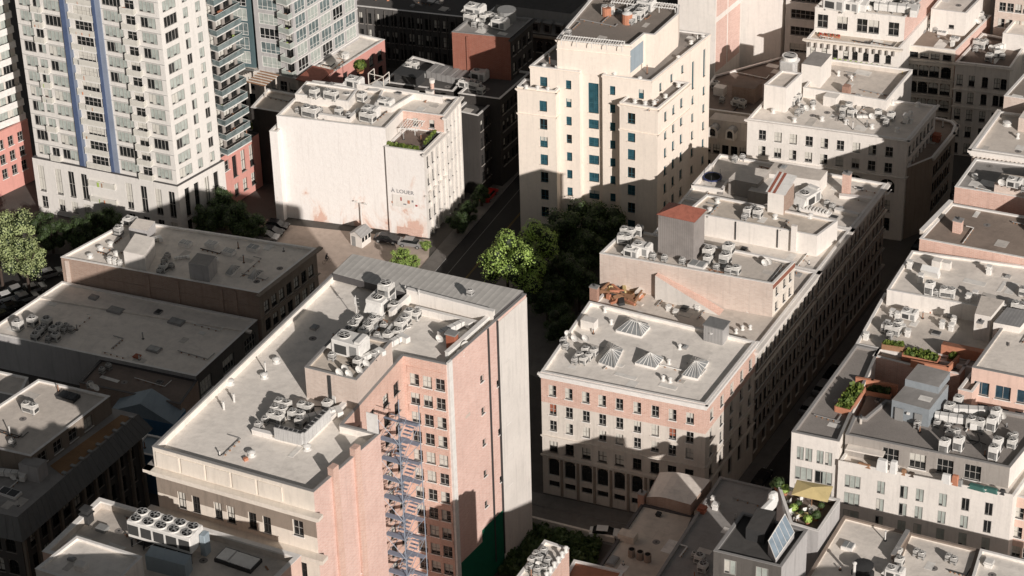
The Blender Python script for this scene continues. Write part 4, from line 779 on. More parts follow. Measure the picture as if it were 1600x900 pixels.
for x, y in ((1116, 214), (1143, 218)):
    def dorm(b):
        b.box((0, 0, 0), (1.7, 1.6, 1.4), 'plaster_white'); seg = 8
        for i in range(seg):
            a0, a1 = math.pi * i / seg, math.pi * (i + 1) / seg; b.face([(.85 * math.cos(a0), -.8, 1.4 + .8 * math.sin(a0)), (.85 * math.cos(a1), -.8, 1.4 + .8 * math.sin(a1)), (.85 * math.cos(a1), .8, 1.4 + .8 * math.sin(a1)), (.85 * math.cos(a0), .8, 1.4 + .8 * math.sin(a0))], 'metal_grey')
            b.face([(0, -.8, 1.4), (.85 * math.cos(a0), -.8, 1.4 + .8 * math.sin(a0)), (.85 * math.cos(a1), -.8, 1.4 + .8 * math.sin(a1))], 'plaster_white'); b.face([(0, -.83, 1.3), (.5 * math.cos(a0), -.83, 1.3 + .5 * math.sin(a0)), (.5 * math.cos(a1), -.83, 1.3 + .5 * math.sin(a1))], 'glass_dark')
        b.box((0, -.82, .4), (1.0, .04, .9), 'glass_dark')
    Mn.add('dormer', dorm, at(x, y - 2, 9.4))
# ------------------------------------------------------------------ top right: arcaded buildings
S1 = Bld('arcaded_building', 'white building with a row of arched windows under a set back glazed storey', 'building', (1340, 60, 22))
s1 = S1.vol([(1261, 60), (1405, 76), (1462, 12), (1318, -6)], 22, wall='plaster_white', roof='membrane_beige', par=.35, faces={0: [dict(xs=xm(1261, 1405, [1271, 1289, 1306, 1323, 1337, 1354, 1371, 1389]), w=1.0, hh=1.7, zo=2.3, kind='dark_white_arch'), dict(n=8, w=1.4, hh=2.2, zo=6.3, rows=4, pitch=3.9, kind='dark')]}, trim={0: [(0, .6, .7, 'stone_cream'), (4.2, .3, .3, 'plaster_white')]})
s1b = S1.vol([(1272, 50), (1412, 66), (1466, 6), (1330, -10)], 26.5, 21.6, 'plaster_white', 'membrane_white', .3, pz=21.7, nm=('upper_wall', 'upper_roof'), fmat={1: 'brick_pink'}, faces={0: [dict(xs=[.09, .2, .31, .42, .53, .66, .88], w=1.9, hh=2.6, zo=2.5, kind='multi')]})
for i in range(14): S1.slab('bracket', s1, 0, .03 + i * .07, .045 + i * .07, 20.6, 21.5, .5, 'stone_grey')
units('on the arcaded building', s1b['rz'], [('duct', 1318, 10, .1, None, 1.6), ('duct', 1395, 20, .2, None, 1.6), ('rtu', 1306, 14, 0, None, 1.4), ('rtu', 1330, 16, 0, None, 1.2), ('single', 1345, 12, 0, None, 1.3), ('rtu', 1372, 12, 0, None, 1.1), ('single', 1388, 8, 0, None, 1.3), ('twin', 1420, 16), ('single', 1412, 12), ('small', 1433, 14), ('small', 1425, 10), ('twin', 1402, 4), ('dish', 1360, 18)])
for i, x in enumerate((1281, 1290, 1300, 1309)): 
    t = thing('potted_flowers', 'red flowering planter on the arcaded building terrace, ' + ORD[i], 'planter', at(x, 56 + i * 1.0, 21.7), -AZ, 'red planters on the terrace'); b = MB(); b.box((0, 0, 0), (.8, .4, .35), 'terracotta'); link('trough', b.mesh('trough'), t); b = MB(); [b.sphere((random.uniform(-.3, .3), random.uniform(-.12, .12), .5), .16, 'red' if j % 3 else 'leaf_dark', 6, 4) for j in range(8)]; link('flowers', b.mesh('flowers'), t)
def plain(name, label, px, h, wall, roof, par=.5, cat='building', cop='coping_white', **k):
    B = Bld(name, label, cat, (px[0][0], px[0][1], k.get('pz') or h)); v_ = B.vol(px, h, wall=wall, roof=roof, par=par, cop=cop, **k); return B, v_
S2, s2 = plain('arched_window_building', 'building with flat brown roof and tall arched windows half in shadow', [(1405, 70), (1493, 79), (1549, 24), (1455, 14)], 20, 'stone_cream', 'roof_tan', .5,
    faces={0: [dict(xs=[.08, .27, .46, .65, .86], w=1.5, hh=1.1, zo=1.6, kind='dark'), dict(xs=[.08, .27, .46, .65, .86], w=1.75, hh=2.2, zo=4.6, rows=4, pitch=3.3, kind='dark_brown_arch')], 1: [dict(n=6, w=1.2, hh=2, zo=4.6, rows=4, pitch=3.3, kind='dark')]}, trim={0: [(2.6, .35, .3, 'stone_pale'), (6.0, .3, .25, 'stone_pale'), (9.3, .3, .25, 'stone_pale')]}, fmat={1: 'brick_pink'})
for x, y in ((1458, 48), (1472, 53), (1478, 40), (1502, 50), (1492, 62)): S2.hatch(x, y, s2['rz'], 1.6, 1.0, .5)
S2.stack(1488, 72, s2['rz'], .7, 1.4)
units('on the flat brown roof', s2['rz'], [('single', 1455, 43, .5, None, 1.3), ('small', 1462, 50), ('twin', 1527, 30), ('small', 1520, 36), ('single', 1518, 30), ('small', 1535, 33), ('dish', 1530, 38)])
S3, s3 = plain('shadowed_arcade_building', 'shadowed building with grouped arched windows and junk on its dark roof', [(1493, 97), (1579, 106), (1606, 66), (1535, 52)], 18.5, 'stone_pale', 'roof_brown', .6,
    faces={0: [dict(xs=[.1, .21, .32, .56, .67, .78, .9], w=1.05, hh=2.1, zo=3.4, rows=5, pitch=3.4, kind='dark_brown_arch')]}, trim={0: [(.1, .5, .5, 'stone_pale'), (5.2, .3, .25, 'stone_pale'), (8.6, .3, .25, 'stone_pale')]})
units('on the shadowed dark roof', s3['rz'], [('single', 1545, 95), ('single', 1558, 88, .4), ('small', 1566, 92), ('twin', 1530, 75), ('small', 1540, 70), ('dish', 1550, 80), ('duct', 1562, 78, 1), ('small', 1524, 80), ('small', 1548, 92)])
S4, s4 = plain('pink_brick_hotel', 'pink brick building with square windows at the top right corner', [(1551, 54), (1660, 68), (1700, 20), (1592, 8)], 34, 'brick_pale', 'membrane_white', .5, pz=18, faces={0: [dict(n=8, w=1.2, hh=1.7, z=20.5, rows=4, pitch=-3.2, kind='sash')]})
plain('white_low_block', 'low white block in front of the pink brick building', [(1567, 52), (1660, 64), (1690, 30), (1596, 18)], 21, 'plaster_white', 'membrane_white', .4)
plain('far_white_block', 'white block under the top edge behind the brown roof', [(1455, 14), (1510, 21), (1560, -30), (1500, -40)], 24, 'plaster_white', 'membrane_white', .4, faces={0: [dict(xs=[.6], w=1, hh=.8, zo=3, kind='plain')]})
# ------------------------------------------------------------------ right column of roofs
N0, n0 = plain('bracketed_cornice_building', 'pale building with a flat brown roof behind the bracketed cornice roof at the right edge', [(1569, 150), (1668, 164), (1718, 110), (1618, 96)], 32, 'brick_pale', 'gravel_brown', .5, fmat={})
N1, n1 = plain('deep_cornice_building', 'white building at the right edge with a deep bracketed cornice', [(1519, 233), (1640, 250), (1690, 190), (1562, 174)], 30, 'plaster_white', 'membrane_grey', .5, trim={0: [(.0, 1.1, .6, 'plaster_white')], 3: [(.0, 1.1, .6, 'plaster_white')]})
for i in range(18): N1.slab('bracket', n1, 0, .02 + i * .055, .035 + i * .055, 28.2, 28.9, .5, 'stone_pale')
N1.hut([(1590, 205), (1640, 212), (1660, 190), (1606, 182)], n1['rz'] + 2.4, n1['rz'] - .1, 'brick_pale', 'membrane_white', pz=n1['rz']); N1.vent(1574, 195, n1['rz'], .5, .4); N1.vent(1590, 216, n1['rz'])
N2, n2 = plain('pink_parapet_building', 'building with low pink brick parapet and grey roof below the bracketed cornice', [(1492, 292), (1640, 316), (1675, 266), (1524, 248)], 29, 'brick_rosy', 'membrane_dim', .4)
N2.hut([(1553, 300), (1640, 313), (1650, 298), (1564, 286)], 30.7, 28.6, 'brick_pale', 'membrane_beige', pz=29); N2.vent(1523, 278, n2['rz'], .35, .5)
units('behind the pink parapet', 30.7, [('rtu', 1585, 292, 0, None, .8), ('small', 1568, 289), ('small', 1600, 300), ('dish', 1566, 291)])
N3, n3 = plain('brown_roof_row_building', 'street row building with brown roof, one pink chimney and pink brick wall', [(1437, 373), (1640, 411), (1680, 352), (1487, 318)], 28.5, 'brick_rosy', 'roof_tan', .35)
N3.chimney(1496, 362, n3['rz'], 1.3, 1.1, 2.0, 'brick_rosy')
wallstrip(N3, 'parapet_blocks', [(1441, 366), (1484, 322)], n3['rz'], .8, .6, 'stone_pale')
N4, n4 = plain('white_vent_roof_building', 'light grey roofed building with scattered vents below the pink brick wall', [(1386, 453), (1640, 500), (1680, 426), (1425, 392)], 27.3, 'plaster_white', 'membrane_white', .3)
Z = n4['rz']
for x, y in ((1421, 420), (1513, 472), (1523, 468), (1545, 428), (1438, 441)): N4.stack(x, y, Z, .75, 1.5)
for x, y in ((1580, 475), (1596, 460)): N4.vent(x, y, Z, .35, .5)
N4.add('leaning_hatch', lambda b: b.box((0, 0, 0), (2.6, 1.0, 1.8), 'sheet_white', tilt=.5), at(1455, 430, Z)); N4.add('roof_box', lambda b: b.box((0, 0, 0), (1.6, 1.0, 1.2), 'plaster_white'), at(1477, 419, Z)); N4.add('roof_box', lambda b: b.box((0, 0, 0), (1.3, 1.2, 1.3), 'plaster_white'), at(1464, 417, Z))
units('below the pink brick roof wall', Z, [('tall', 1452, 460, 0, None, 1.0), ('small', 1462, 463), ('twin', 1480, 464, .2), ('single', 1599, 462), ('small', 1566, 485), ('twin', 1592, 487)])
N5, n5 = plain('grey_roof_street_building', 'lower grey roofed street building with clustered vents and a white roof hut', [(1337, 538), (1640, 600), (1690, 510), (1382, 458)], 25.0, 'plaster_white', 'membrane_grey', .3)
Z = n5['rz']
for x, y in ((1402, 498), (1386, 512), (1410, 518), (1418, 525), (1472, 512), (1486, 516), (1490, 505), (1394, 494), (1353, 530)): N5.stack(x, y, Z, .7, 1.2)
units('on the grey street roof', Z, [('rtu', 1421, 498, 0, None, .8), ('twin', 1395, 522), ('single', 1384, 518), ('single', 1403, 514), ('small', 1390, 528)])
N5.hut([(1520, 529), (1545, 534), (1566, 508), (1530, 500)], Z + 4.2, Z, 'plaster_white', 'membrane_grey', pz=Z); N5.hut([(1549, 541), (1590, 549), (1612, 524), (1570, 517)], Z + 4.0, Z, 'plaster_white', 'tin_grey', pz=Z, faces={0: [dict(xs=[.3], w=1, hh=1.8, zo=1.9, kind='multi')]})
N5.chimney(1531, 511, Z + 4.1, .8, .8, .8, 'stone_pale')
# N6 white courtyard building
N6 = Bld('white_courtyard_building', 'white building with gravel roof, open courtyard, roof planters and grey plant room', 'building', (1237, 675, 17))
xw = [.07, .105, .145, .18, .0]
n6 = N6.vol([(1237, 675), (1311, 690), (1305, 697), (1583, 752), (1640, 672), (1352, 620), (1404, 549), (1337, 538)], 17, wall='plaster_white', roof='gravel_grey', par=.6, cop='coping_grey',
    faces={0: [dict(xs=[.18, .36, .60, .80], w=.95, hh=2.0, zo=3.3, kind='bay'), dict(xs=[.27, .70], w=2.4, hh=2.1, zo=6.4, rows=3, pitch=3.1, kind='bay')]}) if False else None
def n6face():
    xs1 = [(x - 1237) / 349 for x in (1250, 1264, 1278, 1291)]
    g = []
    for c in (1335, 1398, 1459, 1532): g += [(c - 18, 1.15), (c, 2.3), (c + 18, 1.15)]
    return xs1, [((x - 1237) / 349, w_) for x, w_ in g]
xs1, grp = n6face()
LW = [(1237, 675), (1311, 690), (1374, 546), (1337, 538)]
n6a = N6.vol(LW, 25, wall='plaster_white', roof='gravel_grey', par=.5, cop='coping_grey', faces={0: [dict(xs=[.2, .38, .62, .8], w=1.0, hh=2.2, zo=3.2, kind='bay'), dict(xs=[.29, .71], w=2.5, hh=2.2, zo=6.5, rows=6, pitch=3.0, kind='bay')], 3: [dict(n=8, w=1.3, hh=2, zo=3, rows=4, pitch=3.4, kind='bay')]})
MWp = [(1311.5, 690), (1586, 744), (1640, 668), (1363, 616)]
n6b = N6.vol([(1310, 723, 21.9), (1583, 777, 21.9), (1640, 697, 21.9), (1365, 643, 21.9)], 21.9, wall='plaster_white', roof='membrane_white', par=.25, faces={0: [dict(xs=[x], w=w_, hh=2.1, zo=zz, kind='bay') for (x, w_) in [(((c + o) - 1311) / 272, ww) for c in (1335, 1398, 1459, 1530) for o, ww in ((-18, 1.1), (0, 2.2), (18, 1.1))] for zz in (2.7, 5.6, 8.5, 11.4, 14.3, 17.2)]})
n6c = N6.vol([(1321, 679), (1578, 731), (1640, 655), (1490, 628), (1478, 645), (1384, 625), (1352, 652), (1334, 650)], 25, 21.4, 'plaster_white', 'gravel_grey', .5, cop='coping_grey', pz=25, nm=('upper_wall', 'upper_roof'), fmat={0: 'stone_grey'}, faces={0: [dict(n=9, f0=.24, f1=.99, w=2.3, hh=2.4, z=23.0, kind='multi')]})  # set-back front wall greyed so its colour deepens the terrace shadow
Z = n6c['rz']
N6.slab('terrace_parapet', n6b, 0, 0, 1, 21.4, 22.35, .12, 'plaster_white')
# cluttered terrace
tz = n6b['rz'] + .1
for i, (x, col, sz) in enumerate(((1378, 'sheet_white', (1.4, .8, 1.5)), (1396, 'sheet_white', (.9, .8, 1.6)), (1412, 'wood', (.6, .6, .7)), (1424, 'soil', (.8, .6, .5)), (1478, 'sheet_white', (1.2, .6, 1.2)), (1492, 'terracotta', (.9, .6, 1.3)), (1500, 'metal_grey', (.6, .6, .8)), (1526, 'teal_paint', (2.2, .8, .5)), (1548, 'teal_paint', (1.8, .7, .5)), (1566, 'metal_dark', (.7, .6, .6)), (1350, 'wood', (1.8, .5, .4)))):
    y = 735 + (x - 1311) * .198; t = thing('terrace_clutter' if col != 'teal_paint' else 'teal_tarpaulin', ('covered white stack' if col == 'sheet_white' else 'teal tarpaulin heap' if col == 'teal_paint' else 'small dark crate') + ' on the long white terrace, ' + ORD[i] + ' of the clutter', 'tarpaulin' if col == 'teal_paint' else 'terrace clutter', at(x, y - 14, 22), -AZ, 'clutter on the long terrace'); b = MB(); b.box((0, 0, 0), (sz[0] * 1.15, sz[1] * 1.1, sz[2] * 1.15), col, bev=.1, taper=.8); link('body', b.mesh('body'), t)
N6.slab('awning', n6c, 0, .02, .25, 23.4, 23.6, 1.3, 'membrane_white')
cables(N6, n6c, [(1480, 700), (1500, 660), (1550, 665), (1530, 690), (1490, 650)], 8, 22, 24)
# courtyard: dark pit with brown walls between the wings
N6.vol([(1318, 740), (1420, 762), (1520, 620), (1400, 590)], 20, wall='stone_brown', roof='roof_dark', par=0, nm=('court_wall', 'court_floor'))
n6d = N6.vol([(1364, 556), (1424, 571), (1500, 585), (1518, 560), (1376, 541)], 25, wall='brick_rosy', roof='roof_tan', par=.6, nm=('rear_wing_wall', 'rear_wing_roof'), cop='coping_white')
N6.vol([(1392, 652), (1450, 668), (1480, 629), (1425, 615)], Z + 2.9, Z - .1, 'box_bluegrey', 'membrane_dim', 0, pz=Z, nm=('plant_room_wall', 'plant_room_roof'), cop='coping_grey')
N6.vol([(1412, 628), (1464, 641), (1482, 617), (1432, 604)], Z + 4.0, Z + 2.8, 'box_bluegrey', 'membrane_dim', 0, pz=Z + .2, nm=('plant_room_wall', 'plant_room_roof'))
N6.add('plant_room_door', lambda b: (b.box((0, 0, 0), (1.2, .08, 2.0), 'metal_grey'), b.box((1.3, 0, 1.4), (.4, .3, .3), 'metal_white')), at(1404, 657, Z)); N6.add('vent_panel', lambda b: b.box((0, 0, .9), (1.1, .08, 1.0), 'metal_grey'), at(1434, 665, Z))
N6.chimney(1345, 662, Z, .25, .25, .9, 'stone_pale')
units('on the courtyard building gravel roof', Z, [('tall', 1475, 707, 0, None, 1.0), ('tall', 1497, 703, 0, None, 1.0), ('tall', 1552, 717, 0, None, 1.0), ('tall', 1558, 704, 0, None, .95), ('twin', 1524, 670, 0, None, 1.1), ('tall', 1549, 672, 0, None, 1.0), ('tall', 1555, 660, 0, None, 1.0), ('single', 1484, 686), ('duct', 1489, 661, .2, None, 1.2), ('duct', 1520, 650, .35, None, 1.3), ('single', 1483, 645, 0, None, 1.1), ('single', 1497, 632, 0, None, 1.0), ('small', 1464, 666), ('small', 1480, 672), ('small', 1495, 680), ('small', 1577, 688), ('single', 1581, 699), ('small', 1585, 686), ('dish', 1567, 655), ('small', 1433, 668), ('mast', 1344, 661, 0, None, .25)])
# planters
def planter(label, px0, px1, z, w_, n=26, mat='terracotta', leaf='leaf_lime', h=.9, group=None):
    a, b2 = at(*px0, z), at(*px1, z); d = b2 - a; c = (a + b2) / 2; t = thing('roof_planter', label, 'planter', c, math.atan2(d.y, d.x), group); L = d.length
    b = MB()
    for s_ in (-1, 1): b.box((0, s_ * w_ / 2, 0), (L, .12, h), mat); b.box((s_ * L / 2, 0, 0), (.12, w_ - .13, h), mat)
    b.box((0, 0, 0), (L - .2, w_ - .2, h * .8), 'soil'); link('trough', b.mesh('trough'), t); b = MB()
    for _ in range(n * 14):
        x, y, zz = random.uniform(-L / 2 + .2, L / 2 - .2), random.uniform(-w_ / 2 + .15, w_ / 2 - .15), h * .75 + random.random() ** 1.5 * .7; s_ = random.uniform(.12, .28); q = Vector((random.gauss(0, 1), random.gauss(0, 1), random.gauss(0, 1))).normalized(); u = q.orthogonal().normalized() * s_; v_ = q.cross(u)
        p = Vector((x, y, zz)); b.face([p - u - v_, p + u - v_, p + u + v_, p - u + v_], leaf)
    link('plants', b.mesh('plants'), t); return t
planter('terracotta roof planter along the left wing, bright grass inside', (1316, 646), (1340, 610), 24.5, 2.2, 30)
planter('long terracotta planter at the far side of the courtyard', (1412, 557), (1466, 569), 24.5, 1.8, 30)
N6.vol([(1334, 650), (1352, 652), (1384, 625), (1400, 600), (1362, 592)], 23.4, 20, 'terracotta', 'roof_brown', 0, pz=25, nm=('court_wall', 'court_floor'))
planter('small leafy planter at the right end of the courtyard', (1482, 565), (1494, 568), 24.5, 1.4, 14)
planter('narrow hedge trough along the courtyard rear edge', (1378, 544), (1412, 549), 25.0, .7, 16, 'wood')
planter('shaded orange planter low inside the courtyard', (1354, 615), (1392, 622), 23.2, 1.2, 10, 'terracotta', 'leaf_dark')
wallstrip(N6, 'terrace_wall', [(1338, 606), (1362, 610), (1400, 618)], 23.4, 1.7, .3, 'terracotta', 'terracotta')
wallstrip(N6, 'terrace_wall', [(1424, 573), (1480, 583), (1497, 566)], 25, 1.0, .25, 'terracotta', 'terracotta')
mb = MB(); a = [at(1470, 553, 25.0), at(1548, 569, 25.0), at(1572, 541, 25.0)]
for p0, p1, hh in ((a[0], a[1], 1.6), (a[1], a[2], 2.6)):
    d = p1 - p0; mb.box(((p0 + p1) / 2), (d.length, .15, hh), 'terracotta', math.atan2(d.y, d.x)); mb.face([p0 + Vector((0, 0, hh)), p1 + Vector((0, 0, hh)), p1 + Vector((.7, 2.2, hh - .9)), p0 + Vector((.7, 2.2, hh - .9))], 'terracotta')
t = thing('timber_screen', 'rust coloured timber screen fence at the rear of the courtyard roof', 'screen fence', a[1] * 1, 0)
for i in range(len(mb.v)): mb.v[i] = mb.v[i] - a[1]
link('screen', mb.mesh('screen'), t)
PK, pk = plain('salmon_building', 'salmon pink rendered building with grey framed windows at the right edge', [(1519, 574), (1680, 606), (1730, 530), (1574, 498)], 28, 'stucco_peach', 'membrane_white', .3, faces={0: [dict(xs=xm(1519, 1680, [1536, 1570, 1604, 1638]), w=2.2, hh=2.2, zo=3.2, rows=2, pitch=3.6, kind='blue_multi')]}, fmat={}, cop='coping_grey')
PK.vol([(1497, 611, 25.3), (1519, 616, 25.3), (1545, 582, 25.3), (1522, 578, 25.3)], 25.6, wall='stucco_peach', roof='roof_brown', par=.3)
RB, rb_ = plain('peach_corner_building', 'peach walled building with white sloping roof past the right end of the white terrace', [(1584, 775), (1700, 800), (1760, 715), (1640, 690)], 21, 'stucco_peach', 'membrane_white', .1, faces={0: [dict(xs=[.1, .25, .4], w=1.2, hh=1.8, zo=2.6, rows=3, pitch=3.2, kind='sash')]})
# ------------------------------------------------------------------ bottom right
def plain2(name, label, px, h, wall, roof, par=.5, **k):
    return plain(name, label, px, h, wall, roof, par, **k)
Wa, wa = plain2('tile_coped_building', 'pale flat roofed building with one square skylight and tiled coping, bottom edge', [(1222, 965), (1350, 993), (1419, 832), (1319, 806)], 22, 'stucco_grey', 'membrane_white', .35, cop='roof_tan')
Wa.hatch(1325, 856, wa['rz'], 1.5, 1.4, .5); Wa.vent(1348, 895, wa['rz'], .9, 1.2, 'metal_dark'); Wa.vent(1334, 905, wa['rz'], .2, 2.5)
Wb, wb = plain2('tile_coped_twin_building', 'pale flat roofed building at the bottom edge with exhaust fans along its left parapet', [(1352, 994), (1480, 1020), (1530, 859), (1421, 832)], 22, 'stucco_grey', 'membrane_white', .35, cop='roof_tan')
wallstrip(Wb, 'divider_wall', [(1417, 838), (1396, 873)], 22, .8, .5, 'roof_tan', 'coping_grey')
units('on the pale tile-edged roof at the bottom', wb['rz'], [('single', 1405, 883, 0, None, .9), ('rtu', 1398, 902, 0, None, .8), ('small', 1432, 868), ('small', 1440, 872), ('small', 1482, 876), ('small', 1490, 880), ('single', 1403, 868, 0, None, .8)])
Wc, wc = plain2('white_roof_corner_building', 'bright white flat roofed building in the bottom right corner', [(1483, 1021), (1700, 1065), (1760, 915), (1532, 858)], 22.3, 'plaster_white', 'membrane_bright', .3)
Wc.stack(1545, 884, wc['rz'], 1, .8)
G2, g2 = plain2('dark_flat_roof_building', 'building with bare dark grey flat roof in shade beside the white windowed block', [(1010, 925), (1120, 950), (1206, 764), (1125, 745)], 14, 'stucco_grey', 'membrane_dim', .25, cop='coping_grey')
G2.stack(1114, 788, g2['rz'], .5, 1.4); G2.stack(1118, 795, g2['rz'], .8, 1); G2.stack(1097, 800, g2['rz'], 1, .9, 'rust')
units('on the bare dark flat roof', g2['rz'], [('single', 1093, 879), ('small', 1086, 872), ('small', 1100, 885), ('single', 1098, 893)])
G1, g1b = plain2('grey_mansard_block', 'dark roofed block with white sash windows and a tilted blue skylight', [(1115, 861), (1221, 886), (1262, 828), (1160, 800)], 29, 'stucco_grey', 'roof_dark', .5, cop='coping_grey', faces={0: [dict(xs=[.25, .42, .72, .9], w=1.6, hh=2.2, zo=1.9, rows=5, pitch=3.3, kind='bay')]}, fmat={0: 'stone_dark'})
mb = MB(); q = [at(1200, 858, 29.3), at(1212, 874, 29.3), at(1241, 832, 29.6), at(1226, 814, 29.9)]; q[0].z = 30.6; q[3].z = 31; mb.face(q, 'skylight_blue'); lo = [Vector((p.x, p.y, 28.5)) for p in q]
for i in range(4): mb.face([lo[i], lo[(i + 1) % 4], q[(i + 1) % 4], q[i]], 'stucco_grey')
for k in range(6): t = k / 5; mb.bar(q[0].lerp(q[3], t), q[1].lerp(q[2], t), .05, 'metal_white', 4)
mb.bar(q[0], q[3], .08, 'metal_white', 4); mb.bar(q[1], q[2], .08, 'metal_white', 4); G1.part('tilted_skylight', mb)
G1.vol([(1165, 838, 29), (1194, 846, 29), (1213, 812, 29), (1183, 806, 29)], 30.3, 28.4, 'metal_dark', 'roof_dark', 0, nm=('roof_box_wall', 'roof_box_lid'))
Gt, gt = plain2('roof_terrace_building', 'light rendered building crowned by a crowded planted roof terrace', [(1235, 818), (1279, 831), (1313, 781), (1215, 757)], 25, 'stucco_grey', 'roof_brown', 1.0)
Z = gt['rz']
t = thing('parasol', 'square yellow canvas parasol tilted over the crowded roof terrace', 'parasol', at(1268, 790, Z), -AZ + .15)
b = MB(); b.bar((0, 0, 0), (0, 0, 2.6), .05, 'wood'); link('pole', b.mesh('pole'), t)
b = MB(); W_ = 2.4; tz_ = [(-W_, -1.5, 2.3), (W_, -1.6, 2.2), (W_, 1.6, 2.5), (-W_, 1.5, 2.6)]; [b.face([tz_[i], tz_[(i + 1) % 4], (0, 0, 3.0)], 'canvas_yellow') for i in range(4)]; link('canopy', b.mesh('canopy'), t)
def bush(x, y, z, r, leaf, name, label, cat, group=None, pot=True, n=260):
    t = thing(name, label, cat, at(x, y, z), random.random() * 3, group)
    if pot: b = MB(); b.cyl((0, 0, 0), r * .5, r * .7, random.choice(('terracotta', 'metal_grey', 'coping_white')), 10, r * .62); link('pot', b.mesh('pot'), t)
    b = MB()
    for _ in range(n):
        q = Vector((random.gauss(0, 1), random.gauss(0, 1), random.gauss(0, 1))).normalized(); p = q * r * random.uniform(.55, 1.05); p.z = p.z * .9 + r * 1.2; s_ = r * random.uniform(.1, .2); u = q.orthogonal().normalized() * s_; v_ = q.cross(u).normalized() * s_
        b.face([p - u - v_, p + u - v_, p + u + v_, p - u + v_], leaf)
    link('foliage', b.mesh('foliage'), t)
spots = [(1216, 765, .9), (1226, 772, .7), (1240, 800, .6), (1252, 808, .5), (1262, 818, .6), (1275, 812, .7), (1283, 795, .5), (1290, 785, .6), (1208, 762, .5), (1247, 792, .5)]
for i, (x, y, r_) in enumerate(sorted(spots)): bush(x, y, Z, r_, random.choice(('leaf_lime', 'leaf_dark', 'leaf_bright')), 'potted_plant', 'potted plant on the parasol terrace, ' + ORD[i], 'potted plant', 'plants on the parasol terrace')
for i, (x, y) in enumerate(((1232, 788), (1244, 813), (1256, 801), (1237, 806), (1268, 805), (1250, 784))):
    t = thing('garden_chair', 'white garden chair on the parasol terrace, ' + ORD[i], 'chair', at(x, y, Z), random.random() * 6, 'chairs on the parasol terrace')
    b = MB(); b.box((0, 0, .42), (.55, .55, .06), 'sheet_white'); link('seat', b.mesh('seat'), t); b = MB(); b.box((0, .27, .45), (.55, .05, .55), 'sheet_white'); link('backrest', b.mesh('backrest'), t)
    for sx in (-.24, .24):
        for sy in (-.24, .24): b = MB(); b.bar((sx, sy, 0), (sx, sy, .43), .03, 'sheet_white', 4); link('leg', b.mesh('leg'), t)
t = thing('garden_table', 'small yellow topped table among the terrace chairs', 'table', at(1253, 811, Z), 0); b = MB(); b.box((0, 0, .7), (1.6, .8, .06), 'canvas_yellow'); link('tabletop', b.mesh('tabletop'), t)
for sx in (-.7, .7): b = MB(); b.box((sx, 0, 0), (.08, .6, .7), 'wood'); link('leg', b.mesh('leg'), t)
t = thing('dust_sheet', 'long white sheet draped over furniture behind the blue skylight', 'sheet', at(1198, 800, Z), -AZ + 1.45); b = MB()
b.box((0, 0, 0), (4.6, 1.0, 1.3), 'sheet_white', bev=.25, taper=.8); b.box((1.9, .2, .0), (1.6, 1.3, 1.9), 'sheet_white', bev=.3, taper=.75); link('cloth', b.mesh('cloth'), t)
G3, g3 = plain2('beige_roof_workshop', 'low beige roofed workshop with barrel roofed end and three brown pots', [(905, 930), (1020, 955), (1086, 806), (1003, 787)], 12, 'brick_brown', 'membrane_beige', .2, cop='coping_dark')
mb = MB(); A_, B_, C_, D_ = at(1010, 787, 12), at(1079, 806, 12), at(1110, 767, 12), at(1030, 748, 12)
seg = 7; prev = None
for i in range(seg + 1):
    t_ = i / seg; hh = 1.1 + (.8 * math.sin(min(1, t_ * 2.2) * math.pi / 2)); p, q_ = A_.lerp(B_, t_), D_.lerp(C_, t_); cur = (p + Vector((0, 0, hh)), q_ + Vector((0, 0, hh)), p)
    if prev: mb.face([prev[0], cur[0], cur[1], prev[1]], 'membrane_white'); mb.face([prev[2], cur[2], cur[0], prev[0]], 'brick_brown')
    prev = cur
mb.face([A_, D_, D_ + Vector((0, 0, 1.2)), A_ + Vector((0, 0, 1.2))], 'brick_brown'); mb.face([B_, B_ + Vector((0, 0, 1.9)), C_ + Vector((0, 0, 1.9)), C_], 'brick_brown'); G3.part('barrel_roof', mb)
Z = g3['rz']
for x, y in ((987, 869), (1000, 873), (1012, 877)): G3.add('vent_pot', lambda b: (b.cyl((0, 0, 0), .5, 1.2, 'roof_tan', 12), b.cyl((0, 0, 1.2), .38, .02, 'black', 12)), at(x, y, Z))
G3.add('roof_box', lambda b: (b.box((0, 0, 0), (2.4, 1.5, 1.1), 'membrane_beige'),), at(981, 843, Z)); G3.add('skylight', lambda b: (b.box((0, 0, 0), (1.2, 2.0, .35), 'coping_grey'), b.box((0, 0, .35), (.9, 1.7, .05), 'skylight_glass')), at(957, 878, Z))
G3.chimney(1003, 794, 11, .9, .9, 2.6); G3.stack(1029, 806, Z, .6, .5, 'metal_dark')
SB, sb = plain2('chimney_pot_house', 'small house with rows of white chimney pots at the bottom edge', [(806, 903), (850, 915), (889, 857), (851, 844)], 29, 'brick_rosy', 'membrane_white', .3)
for i in range(6): SB.vent(884 - i * 6, 862 + i * 8, sb['rz'] + .3, .22, .6)
units('on the chimney pot house', sb['rz'], [('small', 838, 872), ('small', 844, 878), ('single', 832, 882, 0, None, .8), ('small', 850, 866), ('small', 856, 882), ('small', 828, 892), ('dish', 846, 888), ('small', 840, 896), ('small', 851, 894)])
OR, or_ = plain2('orange_roof_shed', 'low shed with orange roof and a small terrace at the bottom edge', [(880, 905), (955, 925), (975, 893), (897, 875)], 20, 'brick_rosy', 'terracotta', .2)
